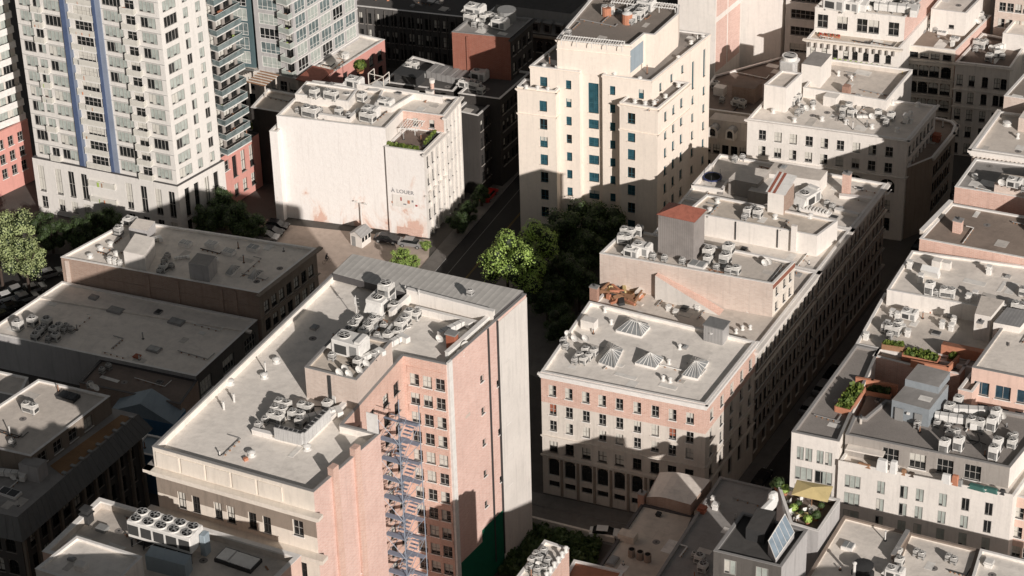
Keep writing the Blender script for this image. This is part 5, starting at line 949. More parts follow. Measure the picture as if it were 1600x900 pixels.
# ------------------------------------------------------------------ left side
L1 = Bld('brick_flank_building', 'brick flanked building with cluttered flat roof, left part sunlit', 'building', (95, 402, 11))
l1 = L1.vol([(95, 402), (404, 458), (494, 388), (203, 344)], 11, wall='brick_brown', roof='membrane_white', par=.35, fmat={1: 'stone_brown', 0: 'brick_brown'}, faces={1: [dict(n=7, w=1.4, hh=2.1, zo=3.4, rows=2, pitch=3.4, kind='dark')]}, trim={1: [(.0, .8, .8, 'stone_brown'), (4.8, .3, .3, 'stone_brown')], 0: [(2.6, .15, .08, 'brick_brown')]})
for f in (.02, .43, .58, .8, .87): L1.slab('pilaster', l1, 0, f, f + .02, 6, 10.6, .22, 'brick_pale' if f < .1 else 'brick_brown')
Z = l1['rz']
L1.vol([(196, 419), (229, 426), (244, 398), (214, 391)], Z + 3.2, Z, 'plaster_white', 'membrane_bright', 0, pz=Z, nm=('hut_wall', 'hut_roof')); L1.vol([(297, 436), (328, 441), (340, 425), (311, 420)], Z + 3, Z, 'stucco_grey', 'membrane_dim', 0, pz=Z, nm=('hut_wall', 'hut_roof'))
L1.hut([(203, 372), (232, 377), (244, 362), (216, 357)], Z + 2, Z, 'stucco_grey', 'membrane_white', pz=Z)
L1.vol([(280, 405), (444, 434), (492, 392), (330, 366)], 10.7, 10.2, 'stucco_grey', 'gravel_brown', 0, pz=10.7, nm=('roof_step', 'lower_roof')) if False else None
for px in ([(352, 430), (362, 433), (376, 419), (366, 416)], [(387, 438), (396, 440), (412, 426), (402, 423)]): L1.pyramid(px, Z, .9, ridge=.1)
for x, y in ((331, 384), (358, 396), (396, 390), (290, 383), (330, 408)): L1.hatch(x, y, Z, 2.0, 1.4, .6)
for x, y in ((173, 383), (157, 390), (141, 402), (182, 398)): L1.vent(x, y, Z, .35, .5)
for x, y in ((172, 412), (180, 414), (188, 417)): L1.stack(x, y, Z, .6, 1.3)
units('on the sun-streaked cluttered roof', Z, [('single', 222, 388, .4), ('duct', 232, 380, .9, None, .8), ('rtu', 205, 352, 0, None, .8), ('small', 186, 366, 0, None, 1.5), ('small', 262, 404), ('small', 257, 412), ('single', 256, 424), ('small', 268, 420), ('small', 250, 428), ('duct', 283, 405, .7, None, .5), ('dish', 262, 410), ('dish', 306, 432)])
L2 = Bld('long_pale_roof_building', 'low wide pale roofed hall in front of the brick flank', 'building', (-22, 519, 6.5))
l2 = L2.vol([(-22, 519), (306, 588), (402, 500), (97, 440)], 6.5, wall='stucco_grey', roof='membrane_white', par=.25, cop='coping_white', faces={1: [dict(n=5, w=3.2, hh=2.6, zo=3, rows=1, kind='multi')]}, fmat={1: 'stone_dark'})
Z = l2['rz']
wallstrip(L2, 'roof_ridge', [(62, 467), (390, 520)], Z - .15, .3, .5, 'membrane_white', 'membrane_white')
for x, y in ((181, 486), (276, 504)): L2.hatch(x, y, Z, 2.6, 1.6, .3, 'coping_grey')
L2.hatch(241, 547, Z, 2.2, 1.5, .3, 'coping_grey')
units('on the low wide pale roof', Z, [('single', 29, 515, 0, None, 1.2), ('single', 52, 509, 0, None, 1.2), ('single', 74, 510, 0, None, 1.2), ('single', 62, 525), ('single', 84, 522), ('single', 92, 518), ('small', 100, 520), ('single', 88, 532), ('small', 76, 534), ('single', 56, 532), ('small', 104, 514), ('small', 112, 519), ('small', 94, 513), ('small', 68, 519, 0, None, 1.3)])
L2.stack(214, 558, Z, .9, .25, 'rust')
L3, l3 = plain2('brown_roof_lean_to', 'low brown roofed annex in shade below the pale hall roof', [(124, 598), (282, 632), (309, 594), (158, 561)], 5.8, 'brick_brown', 'roof_brown', .2, cop='coping_dark')
units('on the shaded brown annex roof', l3['rz'], [('small', 170, 577), ('small', 160, 583)])
ML, ml = plain2('blue_mural_shed', 'small shed with pale gable front and deep blue painted walls', [(172, 642), (272, 664), (290, 640), (190, 618)], 4.5, 'mural_blue', 'mural_pale', .0)
mb = MB(); a, b2, d2, e2 = [Vector((*p, 4.5)) for p in ml['P']]; r0, r1 = (a + b2) / 2 + Vector((0, 0, 2.6)), (d2 + e2) / 2 + Vector((0, 0, 2.6))
mb.face([a, b2, r0], 'mural_pale'); mb.face([b2, d2, r1, r0], 'mural_pale'); mb.face([e2, a, r0, r1], 'mural_pale'); ML.part('gable_roof', mb); ML.slab('blue_band', ml, 0, 0, 1, 1, 4.4, .05, 'mural_blue')
B5, b5 = plain2('blue_court_lean_to', 'low blue walled lean-to roof squeezed between the dark mansard and the cream fronted block', [(205, 705), (262, 718), (285, 690), (228, 678)], 7, 'mural_blue', 'mural_pale', .2)
# X1: dark mansard building with wooden deck
X1 = Bld('dark_mansard_building', 'shadowed building with ribbed mansard edge and long wooden roof deck', 'building', (27, 808, 16))
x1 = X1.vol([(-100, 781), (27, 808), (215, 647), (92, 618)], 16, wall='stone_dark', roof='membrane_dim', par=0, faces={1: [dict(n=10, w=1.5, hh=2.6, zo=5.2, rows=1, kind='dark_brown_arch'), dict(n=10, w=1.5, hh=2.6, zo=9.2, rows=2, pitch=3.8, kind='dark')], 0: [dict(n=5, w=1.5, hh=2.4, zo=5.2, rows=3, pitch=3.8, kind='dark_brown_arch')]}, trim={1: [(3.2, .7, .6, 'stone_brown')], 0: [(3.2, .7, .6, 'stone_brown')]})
P16 = [Vector((*p, 16)) for p in x1['P']]; P13 = [Vector((*p, 12.9)) for p in offset(x1['P'], -1.3)]; mb = MB()
for i in range(4): mb.face([P13[i], P13[(i + 1) % 4], P16[(i + 1) % 4], P16[i]], 'mansard_metal'); a_, b_ = P13[i], P13[(i + 1) % 4]; n_ = int((b_ - a_).length / 1.1); [mb.bar(a_.lerp(b_, k / n_), P16[i].lerp(P16[(i + 1) % 4], k / n_), .07, 'mansard_metal', 4) for k in range(n_)]
X1.part('mansard', mb)
for k in range(11): X1.slab('pilaster', x1, 1, .005 + k * .097, .02 + k * .097, 0, 12, .5, 'stone_brown')
x1u = X1.vol([(-80, 685), (48, 713), (172, 619), (60, 593)], 19, 15.8, 'stone_brown', 'membrane_grey', .3, nm=('upper_wall', 'upper_roof'), faces={1: [dict(n=7, f0=.08, f1=.75, w=1.8, hh=1.9, zo=1.6, kind='multi')]})
mb = MB(); mb.poly([at(98, 743, 16.06), at(205, 652, 16.06), at(189, 648, 16.06), at(78, 728, 16.06)], 'wood_deck'); X1.part('wooden_deck', mb)
for k in range(9): t_ = k / 8; X1.add('deck_lamp', lambda b: b.box((0, 0, 0), (.8, .5, .25), 'metal_grey'), at(100, 741, 16.1).lerp(at(208, 651, 16.1), t_ * .97 + .01))
X1.hut([(32, 748), (62, 755), (76, 742), (47, 736)], 18.6, 16, 'stucco_grey', 'membrane_dim', pz=16); X1.hatch(107, 622, x1u['rz'], 3, 1.8, .5, 'metal_dark', 'glass_dark')
X1.hatch(15, 772, 16, 3.2, 1.6, .4, 'coping_white', 'glass_dark')
units('on the shaded roof above the wooden deck', x1u['rz'], [('twin', 48, 644), ('dish', 148, 608), ('dish', 154, 611), ('small', 142, 606), ('small', 20, 696)]); units('beside the dark roof hut', 16, [('duct', 14, 745, .3), ('dish', 24, 750)])
X2, x2 = plain2('small_shaded_annex', 'small shaded white annex behind the deck building at the left edge', [(-60, 602), (30, 620), (44, 590), (-40, 572)], 15, 'stucco_grey', 'membrane_grey', .2, faces={0: [dict(n=3, w=1, hh=1.4, zo=1.8, kind='dark')], 1: [dict(n=2, w=1, hh=1.4, zo=1.8, kind='dark')]})
# Y: foreground building with the chiller
Y = Bld('chiller_building', 'foreground building whose grey roof carries the big ten fan chiller', 'building', (155, 778, 22))
y_ = Y.vol([(66, 862), (384, 952), (470, 868), (155, 778)], 36, wall='stucco_peach', roof='membrane_grey', par=1.0, pt=.6)
Z = y_['rz']
yz = Y.vol([(55, 889), (167, 925), (222, 870), (120, 838)], 39, Z - .1, 'plaster_white', 'membrane_bright', .3, nm=('hut_wall', 'hut_roof'), pz=39); Y.add('roof_box', lambda b: b.box((0, 0, 0), (1.5, 1.2, .8), 'plaster_white', bev=.2), at(127, 888, yz['rz']))
Y.vol([(228, 880), (290, 896), (300, 880), (238, 864)], Z + 2.2, Z, 'mural_pale', 'mural_pale', 0, pz=Z + 1, nm=('tank_wall', 'tank_roof'))
for (x, y) in ((355, 872), (372, 878), (390, 884)): Y.add('skylight', lambda b: (b.box((0, 0, 0), (2.0, 2.6, .5), 'metal_dark'), b.box((0, 0, .5), (1.7, 2.2, .1), 'sheet_white')), at(x, y, Z))
Y.add('roof_hatch', lambda b: b.box((0, 0, 0), (1.4, 1.1, .5), 'metal_grey'), at(160, 828, Z)); Y.stack(137, 815, Z, 1.2, 2.2, 'metal_dark')
ch = thing('chiller', 'large off white chiller with ten round fans raised on a dark steel stand', 'chiller', at(262, 858, Z), -R(26.5))
Lc, Wc_, Hc = 9.0, 3.1, 2.3
b = MB(); b.box((0, 0, 1.7), (Lc, Wc_, Hc), 'metal_white', bev=.12)
for i in range(5):
    for s_ in (-1, 1): b.box((-Lc / 2 + Lc * (i + .5) / 5, s_ * (Wc_ / 2 + .01), 2.1), (Lc / 5 * .82, .04, 1.45), 'louvre'); 
link('casing', b.mesh('casing'), ch)
for i in range(5):
    for j in (-1, 1):
        b = MB(); x, y = -Lc / 2 + Lc * (i + .5) / 5, j * .74; b.cyl((x, y, 1.7 + Hc), .72, .16, 'metal_white', 18); b.cyl((x, y, 1.86 + Hc), .62, .015, 'black', 18); b.cyl((x, y, 1.87 + Hc), .15, .1, 'metal_grey', 8)
        for k in range(5): a = k * 1.257 + i; b.face([(x, y, 1.93 + Hc), (x + .58 * math.cos(a), y + .58 * math.sin(a), 1.9 + Hc), (x + .58 * math.cos(a + .55), y + .58 * math.sin(a + .55), 1.97 + Hc)], 'metal_grey')
        link('fan', b.mesh('fan'), ch)
b = MB()
for i in range(6):
    for j in (-1, 1): b.box((-Lc / 2 * .94 + Lc * .94 * i / 5, j * 1.3, 0), (.18, .18, 1.7), 'metal_dark')
for j in (-1, 1): b.box((0, j * 1.3, 1.45), (Lc * .98, .2, .24), 'metal_dark'); b.box((0, j * 1.0, .5), (Lc * .8, .4, .5), 'metal_dark')
for i in range(5): b.bar((-Lc / 2 * .94 + Lc * .94 * i / 5, -1.35, .1), (-Lc / 2 * .94 + Lc * .94 * (i + 1) / 5, -1.35, 1.5), .05, 'metal_white', 4)
link('stand', b.mesh('stand'), ch)
b = MB(); b.box((Lc / 2 + .5, .8, .4), (.8, 1.2, 3), 'mural_pale', bev=.1); link('pump_box', b.mesh('pump_box'), ch)
# ------------------------------------------------------------------ lot building with the painted sign
Wl = Bld('party_wall_building', 'building with huge blank white party wall over the car lot and stepped roof', 'building', (432, 345, 0))
w1 = Wl.vol([(432, 181), (602, 201), (629, 173), (693, 181), (717, 152), (489, 126)], 20, wall='party_white', roof='membrane_white', par=.5, fmat={2: 'brick_rosy', 3: 'plaster_white', 1: 'plaster_white'}, faces={3: [dict(n=4, w=1.1, hh=2.1, zo=2.4 + 3.3 * i, kind='sash') for i in range(5)], 2: [dict(xs=[.3, .7], w=1, hh=1.6, zo=1.9, kind='sash')]}, trim={3: [(.1, .7, .7, 'plaster_white')]})
w2 = Wl.vol([(601.5, 229.5), (662, 238), (694, 206), (635, 198)], 16.8, wall='party_white', roof='roof_brown', par=.6, fmat={1: 'plaster_white'}, faces={1: [dict(n=4, w=1.15, hh=2.2, zo=2.5 + 3.4 * i, kind='sash') for i in range(4)]}, trim={1: [(.1, .8, .7, 'plaster_white'), (8.3, .4, .4, 'plaster_white')]})
w3 = Wl.vol([(421, 205), (433, 206.5), (470, 170), (458, 168)], 17.6, wall='party_white', roof='membrane_white', par=.3)
for f in (.0, .24, .49, .74, .97): Wl.slab('pilaster', w2, 1, f, f + .035, 0, 16.6, .35, 'plaster_white'); Wl.slab('pilaster', w1, 3, f, f + .035, 0, 19.6, .35, 'plaster_white')
Wl.slab('base_brick', w2, 0, .2, .85, 0, 1.5, .05, 'brick_rosy')
Z = w1['rz']
def hut2(B, px, hh, **k): return B.vol(px, Z + hh, Z - .1, 'plaster_white', 'membrane_white', .2, pz=Z, nm=('raised_roof_wall', 'raised_roof'), **k)
hut2(Wl, [(462, 160), (545, 172), (560, 152), (480, 140)], 1.6); hut2(Wl, [(585, 172), (612, 176), (655, 150), (600, 142)], .9)
wallstrip(Wl, 'roof_curb', [(500, 185), (545, 192), (560, 178)], Z, .9, .5, 'plaster_white'); wallstrip(Wl, 'roof_curb', [(560, 141), (690, 161)], Z, 1.2, .4, 'plaster_white')
Wl.chimney(672, 154, Z, 1.2, .8, 1.6, 'plaster_white'); Wl.add('flue', lambda b: (b.cyl((0, 0, 0), .35, 2.9, 'brick_rosy', 10), b.cyl((0, 0, 2.9), .5, .6, 'plaster_white', 10)), at(676, 152, Z))
units('above the white party wall', Z, [('single', 492, 152, 0, 21.2, 1.2), ('twin', 518, 155, 0, 21.2, 1.1), ('single', 543, 158, 0, None, 1.1), ('single', 566, 158, 0, None, 1.2), ('single', 520, 142, 0, None, 1.0), ('rtu', 555, 136, 0, None, 1.0), ('rtu', 580, 182, 0, None, 1.0), ('twin', 486, 183, 0, None, 1.3), ('small', 466, 176), ('small', 500, 176), ('single', 530, 180), ('small', 545, 184), ('twin', 575, 190, 0, None, 1.2), ('small', 600, 162), ('rtu', 604, 168, 0, None, .9)])
for f in (.35,): 
    pergola(Wl, (625, 200), (652, 204), w2['rz'] + 2.4, 3.4, 7)
planter('hedge trough around the small roof terrace, front side', (604, 230), (656, 238), w2['rz'] + .1, .4, 14, 'metal_dark', h=.45); planter('hedge trough around the small roof terrace, street side', (662, 231), (682, 209), w2['rz'] + .1, .4, 10, 'metal_dark', h=.45)
# painted letting sign
def text(s, size, mat):
    c = bpy.data.curves.new('sign_text', 'FONT'); c.body = s; c.size = size; c.extrude = .01; c.align_x = 'LEFT'; o = bpy.data.objects.new('tmp', c); COL.objects.link(o); dg = bpy.context.evaluated_depsgraph_get()
    me = bpy.data.meshes.new_from_object(o.evaluated_get(dg)); bpy.data.objects.remove(o); me.materials.clear(); me.materials.append(MAT[mat]); return me
p0, d, nn, L = Wl.fr(w1, 0, 0, 0); rzW = math.atan2(d.y, d.x)
def on_wall(B, v, i, px, z):   # where the view ray through column px meets the wall
    best = None
    p0, d, nn, L = B.fr(v, i, 0, 0)
    for k in range(401):
        q = p0 + d.to_3d() * (L * k / 400); q.z = z; e = abs(proj(q)[0] - px)
        if best is None or e < best[0]: best = (e, q)
    return best[1] + nn.to_3d() * .08
sg = Wl.place('letting_sign', text('À LOUER', 1.02, 'ink_grey'), on_wall(Wl, w2, 0, 611.5, 8.2), math.atan2(Wl.fr(w2, 0, 0, 0)[1].y, Wl.fr(w2, 0, 0, 0)[1].x)); sg.rotation_euler = (math.pi / 2, 0, sg.rotation_euler[2])
mb = MB()
for i, (c_, w_, h_) in enumerate((('terracotta', .9, .5), ('ink_grey', .5, .7), ('red', .35, .9), ('ink_grey', .8, .3), ('terracotta', .6, .8), ('ink_grey', .4, .5), ('red', .5, .4))):
    q = on_wall(Wl, w2, 0, 615 + i * 6, 6.0 + (i % 3) * .35); mb.box(q, (w_ * .7, .03, h_ * .8), c_, math.atan2(d.y, d.x))
mb.box(on_wall(Wl, w2, 0, 634, 5.5) - nn.to_3d() * .03, (4.6, .02, 2.3), 'plaster_white', rzW); Wl.part('painted_advert', mb)
# ------------------------------------------------------------------ buildings behind the lot building, cast shade put into their dark colours
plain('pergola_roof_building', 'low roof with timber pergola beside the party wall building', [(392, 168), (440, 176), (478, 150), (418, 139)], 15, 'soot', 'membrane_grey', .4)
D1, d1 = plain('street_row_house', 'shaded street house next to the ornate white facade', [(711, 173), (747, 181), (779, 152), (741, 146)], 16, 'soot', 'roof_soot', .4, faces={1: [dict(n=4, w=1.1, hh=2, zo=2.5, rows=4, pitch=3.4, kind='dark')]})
D2, d2_ = plain('red_brick_block', 'dark red brick block with machine covered roof in the upper shadow', [(706, 50), (797, 59), (832, 29), (742, 21)], 25.5, 'brick_red', 'membrane_dim', .5, faces={1: [dict(n=4, w=1.1, hh=2, zo=3, rows=5, pitch=3.5, kind='dark')]}, fmat={1: 'soot'}, trim={1: [(.2, .6, .6, 'soot_grey')]}, cop='coping_grey')  # street side, its cornice and the roof darkened in place of cast shade
D2.slab('brick_pier', d2_, 0, .25, .28, 15, 25, .3, 'brick_red'); D2.add('water_tank', lambda b: b.cyl((0, 0, 0), 1.7, 2.2, 'metal_grey', 14), at(792, 32, d2_['rz']))
units('on the dark red brick block', d2_['rz'], [('rtu', 743, 25, 0, None, 1.2), ('twin', 735, 34), ('single', 756, 33), ('single', 765, 31), ('single', 773, 34), ('small', 741, 42), ('small', 752, 44), ('rtu', 782, 44, 0, None, 1), ('dish', 750, 38)])
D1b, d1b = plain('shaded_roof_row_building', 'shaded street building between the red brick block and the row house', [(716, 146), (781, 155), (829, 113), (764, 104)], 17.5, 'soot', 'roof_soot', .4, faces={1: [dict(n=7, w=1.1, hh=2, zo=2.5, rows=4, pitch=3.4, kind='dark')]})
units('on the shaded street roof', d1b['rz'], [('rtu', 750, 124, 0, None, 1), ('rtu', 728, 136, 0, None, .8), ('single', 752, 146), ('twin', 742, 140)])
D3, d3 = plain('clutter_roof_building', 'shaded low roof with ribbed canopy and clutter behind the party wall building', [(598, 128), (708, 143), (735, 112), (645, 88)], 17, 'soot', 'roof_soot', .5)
D3.add('ribbed_canopy', lambda b: [b.box((x, 0, 0), (.9, 3.2, 1.3 + .15 * (x % 2 > .9)), 'coping_grey') for x in [i * 1.0 for i in range(-3, 4)]], at(700, 122, 17)); D3.add('dark_shelter', lambda b: (b.box((0, 0, 1.8), (5, 3, .2), 'metal_dark'), b.box((-2.2, 0, 0), (.2, 2.8, 1.8), 'metal_dark'), b.box((2.2, 0, 0), (.2, 2.8, 1.8), 'metal_dark')), at(640, 128, 17)); D3.add('teal_bin', lambda b: b.box((0, 0, 0), (1.4, 1, .9), 'teal_paint', bev=.1), at(701, 113, 17))
units('behind the party wall among the shaded clutter', d3['rz'], [('single', 637, 113), ('twin', 645, 108), ('small', 676, 125), ('small', 740, 118), ('single', 725, 120), ('duct', 660, 122, .4)])
bush(563, 113, 17, 1.2, 'leaf_lime', 'potted_plant', 'lime green shrub beside the timber frame behind the party wall', 'shrub', None)
t = thing('timber_shelter', 'pale timber shelter with white sheeting behind the party wall roof', 'timber frame', at(588, 135, 20.2), -AZ); b = MB()
for p_, q_ in (((-1.5, 0, 0), (-1.5, 0, 2.2)), ((1.5, 0, 0), (1.5, 0, 2.2)), ((-1.5, 0, 2.2), (1.5, 0, 2.2)), ((-1.5, 2, 0), (-1.5, 2, 2.2)), ((1.5, 2, 0), (1.5, 2, 2.2)), ((-1.5, 0, 2.2), (-1.5, 2, 2.2)), ((1.5, 0, 2.2), (1.5, 2, 2.2)), ((-1.5, 0, 0), (1.5, 0, 2.2))): b.bar(p_, q_, .09, 'stone_pale', 4)
link('posts', b.mesh('posts'), t); b = MB(); b.face([(-1.2, 1.8, .2), (1.4, 1.6, .2), (1.6, -2.2, .5), (-.4, -2.5, .3)], 'sheet_white'); link('sheeting', b.mesh('sheeting'), t)
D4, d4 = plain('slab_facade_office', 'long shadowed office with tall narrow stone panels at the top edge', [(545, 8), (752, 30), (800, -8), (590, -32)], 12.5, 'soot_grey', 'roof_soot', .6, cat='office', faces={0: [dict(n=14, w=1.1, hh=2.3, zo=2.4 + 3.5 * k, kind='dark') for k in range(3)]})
for k in range(15): D4.slab('stone_rib', d4, 0, k / 15 + .002, k / 15 + .01, 0, 12.2, .25, 'stone_dark')  # ribs darkened with the facade in place of cast shade
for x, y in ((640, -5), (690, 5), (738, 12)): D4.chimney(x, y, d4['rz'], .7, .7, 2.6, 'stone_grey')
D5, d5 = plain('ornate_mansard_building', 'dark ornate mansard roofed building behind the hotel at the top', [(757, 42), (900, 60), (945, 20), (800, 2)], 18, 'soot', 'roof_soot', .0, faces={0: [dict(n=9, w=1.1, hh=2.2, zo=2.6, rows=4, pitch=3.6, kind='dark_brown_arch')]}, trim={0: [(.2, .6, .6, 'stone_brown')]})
mb = MB(); P18 = [Vector((*p, 18)) for p in d5['P']]; P22 = [Vector((*p, 22)) for p in offset(d5['P'], 1.6)]
for i in range(4): mb.face([P18[i], P18[(i + 1) % 4], P22[(i + 1) % 4], P22[i]], 'mansard_metal')
mb.face(P22, 'roof_dark'); D5.part('mansard', mb)
for i in range(8): q = P18[0].lerp(P18[1], .06 + i * .125) ; D5.add('dormer', lambda b: (b.box((0, .9, .3), (1.5, 1.8, 2.0), 'stone_dark', bev=.1), b.box((0, -.02, .6), (.9, .05, 1.3), 'glass_dark'), b.box((0, .9, 2.3), (1.9, 2.0, .3), 'mansard_metal', taper=.6)), q)
D6, d6 = plain('corniced_street_building', 'shaded corniced street building just left of the cream hotel, across the road', [(742, 103), (806, 112), (842, 80), (778, 72)], 17, 'stone_grey', 'membrane_dim', .4, faces={1: [dict(n=6, w=1.1, hh=2.1, zo=2.6, rows=4, pitch=3.6, kind='dark')]}) if False else (None, None)
plain('filler_row', 'plain shaded block beyond the roof clutter near the top edge', [(585, 75), (690, 88), (722, 60), (618, 48)], 13, 'soot', 'roof_soot', .3, faces={0: [dict(n=7, w=1.2, hh=2, zo=2.6, rows=3, pitch=3.4, kind='dark')]}) if False else None
# ------------------------------------------------------------------ towers on the left
T1 = Bld('white_apartment_tower', 'tall white apartment tower with two vertical blue stripes and stacked balconies', 'apartment tower', (277, 288, 10.8))
fx = lambda *xs: [(x - 57) / 220 for x in xs]
LF = []
FP = 2.85
for k in range(17):
    zc = 10.8 + 1.55 + k * FP
    LF += [dict(xs=[(71.5 - 57) / 220], w=2.3, hh=2.0, z=zc, kind='bay'), dict(xs=[(90 - 57) / 220], w=1.5, hh=1.7, z=zc, kind='bay'), dict(xs=[(113 - 57) / 220], w=3.1, hh=2.0, z=zc, kind='bay'), dict(xs=[(206 - 57) / 220], w=3.6, hh=2.0, z=zc, kind='bay'), dict(xs=[(232.5 - 57) / 220], w=1.9, hh=2.1, z=zc, kind='multi'), dict(xs=[(259 - 57) / 220], w=2.9, hh=2.0, z=zc, kind='bay'),
           dict(xs=[(159 - 57) / 220], w=3.4, hh=2.2, z=zc, kind='multi')]
RF = []
for k in range(17):
    zc = 10.8 + 1.55 + k * FP
    RF += [dict(xs=[.22], w=3.0, hh=2.0, z=zc, kind='bay'), dict(xs=[.55, .82], w=1.15, hh=1.9, z=zc, kind='bay')]
t1 = T1.vol([(57, 243), (277, 288), (345, 250), (128, 207)], 59, wall='tower_white', roof='membrane_white', pz=10.8, par=.5, faces={0: LF, 1: RF})
tp = T1.vol([(50, 246), (277.5, 291.5), (350, 251), (300, 238), (120, 206)], 10.8, wall='tower_white', roof='membrane_grey', par=.3, cop='coping_dark', faces={0: [dict(xs=[.05, .17, .26, .35, .66, .76, .86, .95], w=1.3, hh=5.2, z=6.9, kind='multi'), dict(xs=[.05, .17, .26, .35, .66, .76, .86, .95], w=1.3, hh=2.4, z=2.2, kind='multi')], 1: [dict(xs=[.18, .38, .6, .8], w=1.1, hh=5.4, z=6.9, kind='dark'), dict(xs=[.18, .38, .6, .8], w=1.1, hh=2.4, z=2.2, kind='dark')]})
for (a_, b_, m_) in ((128, 134.5, 'blue_panel'), (134.5, 139, 'blue_grey'), (177, 181.5, 'blue_panel'), (181.5, 189, 'blue_grey')): T1.slab('blue_stripe', t1, 0, (a_ - 57) / 220, (b_ - 57) / 220, 0, 58.5, .35 if m_ == 'blue_panel' else .2, m_)
for k in range(17):
    z = 10.8 + .1 + k * FP
    T1.balcony(t1, 0, (139.5 - 57) / 220, (176.5 - 57) / 220, z, .55, rail='blind')
    T1.balcony(t1, 0, (222 - 57) / 220, (243 - 57) / 220, z, .9, rail='blind')
    if k % 2 == 0 or random.random() < .5: T1.balcony(t1, 0, (83 - 57) / 220, (98 - 57) / 220, z, .7, rail='blind')
    T1.slab('floor_band', t1, 0, 0, (128 - 57) / 220, z - .3, z - .22, .04, 'metal_grey'); T1.slab('floor_band', t1, 0, (189 - 57) / 220, 1, z - .3, z - .22, .04, 'metal_grey')
for k in range(3): z = .4 + k * 3.2; T1.balcony(tp, 0, .39, .57, z + 1, .5, rail='blind')
t1b = T1.vol([(300, 235), (338, 243), (382, 216), (345, 206)], 58, wall='stone_grey', roof='membrane_white', pz=10.8, par=.3, nm=('wing_wall', 'wing_roof'), faces={1: [dict(n=3, w=1.6, hh=2.1, z=12.3 + FP * k, kind='dark') for k in range(16)]})
for k in range(17): T1.balcony(t1b, 1, .15, 1.0, 10.9 + k * FP, 1.7, rail='glass_green')
CP, cpv = plain('coral_podium_building', 'coral red podium with tall windows and planted roof terrace right of the white tower', [(300, 238), (344, 247), (404, 208), (362, 198)], 10.6, 'panel_coral', 'membrane_dim', .3, cop='coping_dark', faces={1: [dict(xs=[.12], w=1.8, hh=2.0, zo=2.2, kind='multi'), dict(xs=[.34, .56, .78], w=1.2, hh=4.2, zo=3.3, kind='dark'), dict(xs=[.34, .56, .78], w=1.2, hh=2.4, zo=8, kind='dark')]})
for i, (x, y, r_) in enumerate(((378, 208, .8), (386, 205, 1.0), (392, 203, .7), (370, 212, .5))): bush(x, y, cpv['rz'], r_, 'leaf_lime', 'potted_plant', 'shrub on the coral podium terrace, ' + ['second from the left', 'third from the left', 'rightmost', 'leftmost'][i], 'shrub', 'shrubs on the coral podium')
units('on the coral podium terrace', cpv['rz'], [('small', 352, 227), ('small', 360, 222), ('duct', 372, 216, .6, None, .6), ('small', 382, 200)])
# far left tower
T0 = Bld('banded_balcony_tower', 'tower at the left edge with continuous white balcony bands', 'apartment tower', (38, 184, 12)); 
t0 = T0.vol([(-75, 228), (38, 184), (10, 150), (-100, 190)], 58, wall='stone_pale', roof='membrane_white', pz=12, par=.4, faces={0: [dict(n=6, w=1.9, hh=2.1, z=13.8 + FP * k, kind='bay') for k in range(15)]})
for k in range(16): T0.balcony(t0, 0, 0, .99, 12.4 + FP * k, 1.0, rail='blind', solid=True)
C0, c0v = plain('coral_podium_house', 'coral red apartment base with rows of white framed windows at the left edge', [(-75, 241), (43, 187), (15, 152), (-100, 200)], 12.2, 'panel_coral', 'membrane_grey', .3, cop='panel_coral', faces={0: [dict(xs=[.1, .23, .36, .49, .62, .75, .88], w=1.2, hh=1.9, zo=2.5, rows=4, pitch=2.9, kind='sash')]})
# glass tower
T2 = Bld('glass_apartment_tower', 'glass curtain walled apartment tower with curved corner balconies', 'apartment tower', (462, 119, 12))
t2 = T2.vol([(404, 107), (447, 114), (464, 119), (561, 58), (505, 48)], 58, wall='stucco_grey', roof='membrane_white', pz=12, par=.4, faces={0: [dict(n=1, f0=.12, f1=.9, w=3.9, hh=2.2, z=13.7 + 2.9 * k, kind='curtain') for k in range(15)], 1: [dict(n=1, w=1.7, hh=2.3, z=13.7 + 2.9 * k, kind='dark') for k in range(15)], 2: [dict(n=5, w=3.0, hh=2.45, z=13.7 + 2.9 * k, kind='curtain', f0=.02, f1=.98) for k in range(15)]})
for k in range(16): T2.balcony(t2, 1, .02, .98, 12.2 + 2.9 * k, 1.3, rail='glass_pale'); T2.slab('floor_band', t2, 2, 0, 1, 12.05 + 2.9 * k, 12.25 + 2.9 * k, .1, 'metal_white')
t2b = T2.vol([(335, 96), (399, 104), (424, 90), (360, 82)], 58, wall='glass_wall', roof='membrane_white', pz=12, par=.4, nm=('wing_wall', 'wing_roof'), faces={0: [dict(n=2, w=2.9, hh=2.5, z=13.7 + 2.9 * k, kind='curtain') for k in range(15)]})
T2.vol([(335, 104), (402, 112), (404, 112), (466, 124), (510, 96), (360, 84)], 11.9, wall='stone_pale', roof='membrane_grey', par=.2, faces={0: [dict(n=4, w=1.2, hh=2.4, zo=2.5, rows=3, pitch=3.4, kind='dark')], 2: [dict(n=4, w=1.5, hh=2.0, zo=2.0, rows=3, pitch=3.4, kind='sash')]})
AN, an = plain('coral_annex', 'low coral walled annex with a bright roof at the foot of the glass tower', [(470, 108), (514, 117), (601, 62), (556, 52)], 12, 'panel_coral', 'membrane_bright', .4, faces={1: [dict(xs=[.28, .52, .75, .9], w=1.4, hh=2.2, zo=2.6, rows=2, pitch=3.3, kind='dark')]})
AN.add('brown_canopy', lambda b: b.box((0, 0, 0), (4.5, 6, .2), 'rust_roof'), at(492, 118, 12.6)); AN.stack(540, 90, 11.6, 1, 1)
t = thing('pergola', 'weathered timber pergola on the roof between the glass tower and the party wall', 'pergola', at(412, 142, 15.2), -AZ); b = MB()
for x in (-1.6, 1.6):
    for y in (-1.8, 1.8): b.box((x, y, 0), (.2, .2, 2.4), 'stone_pale')
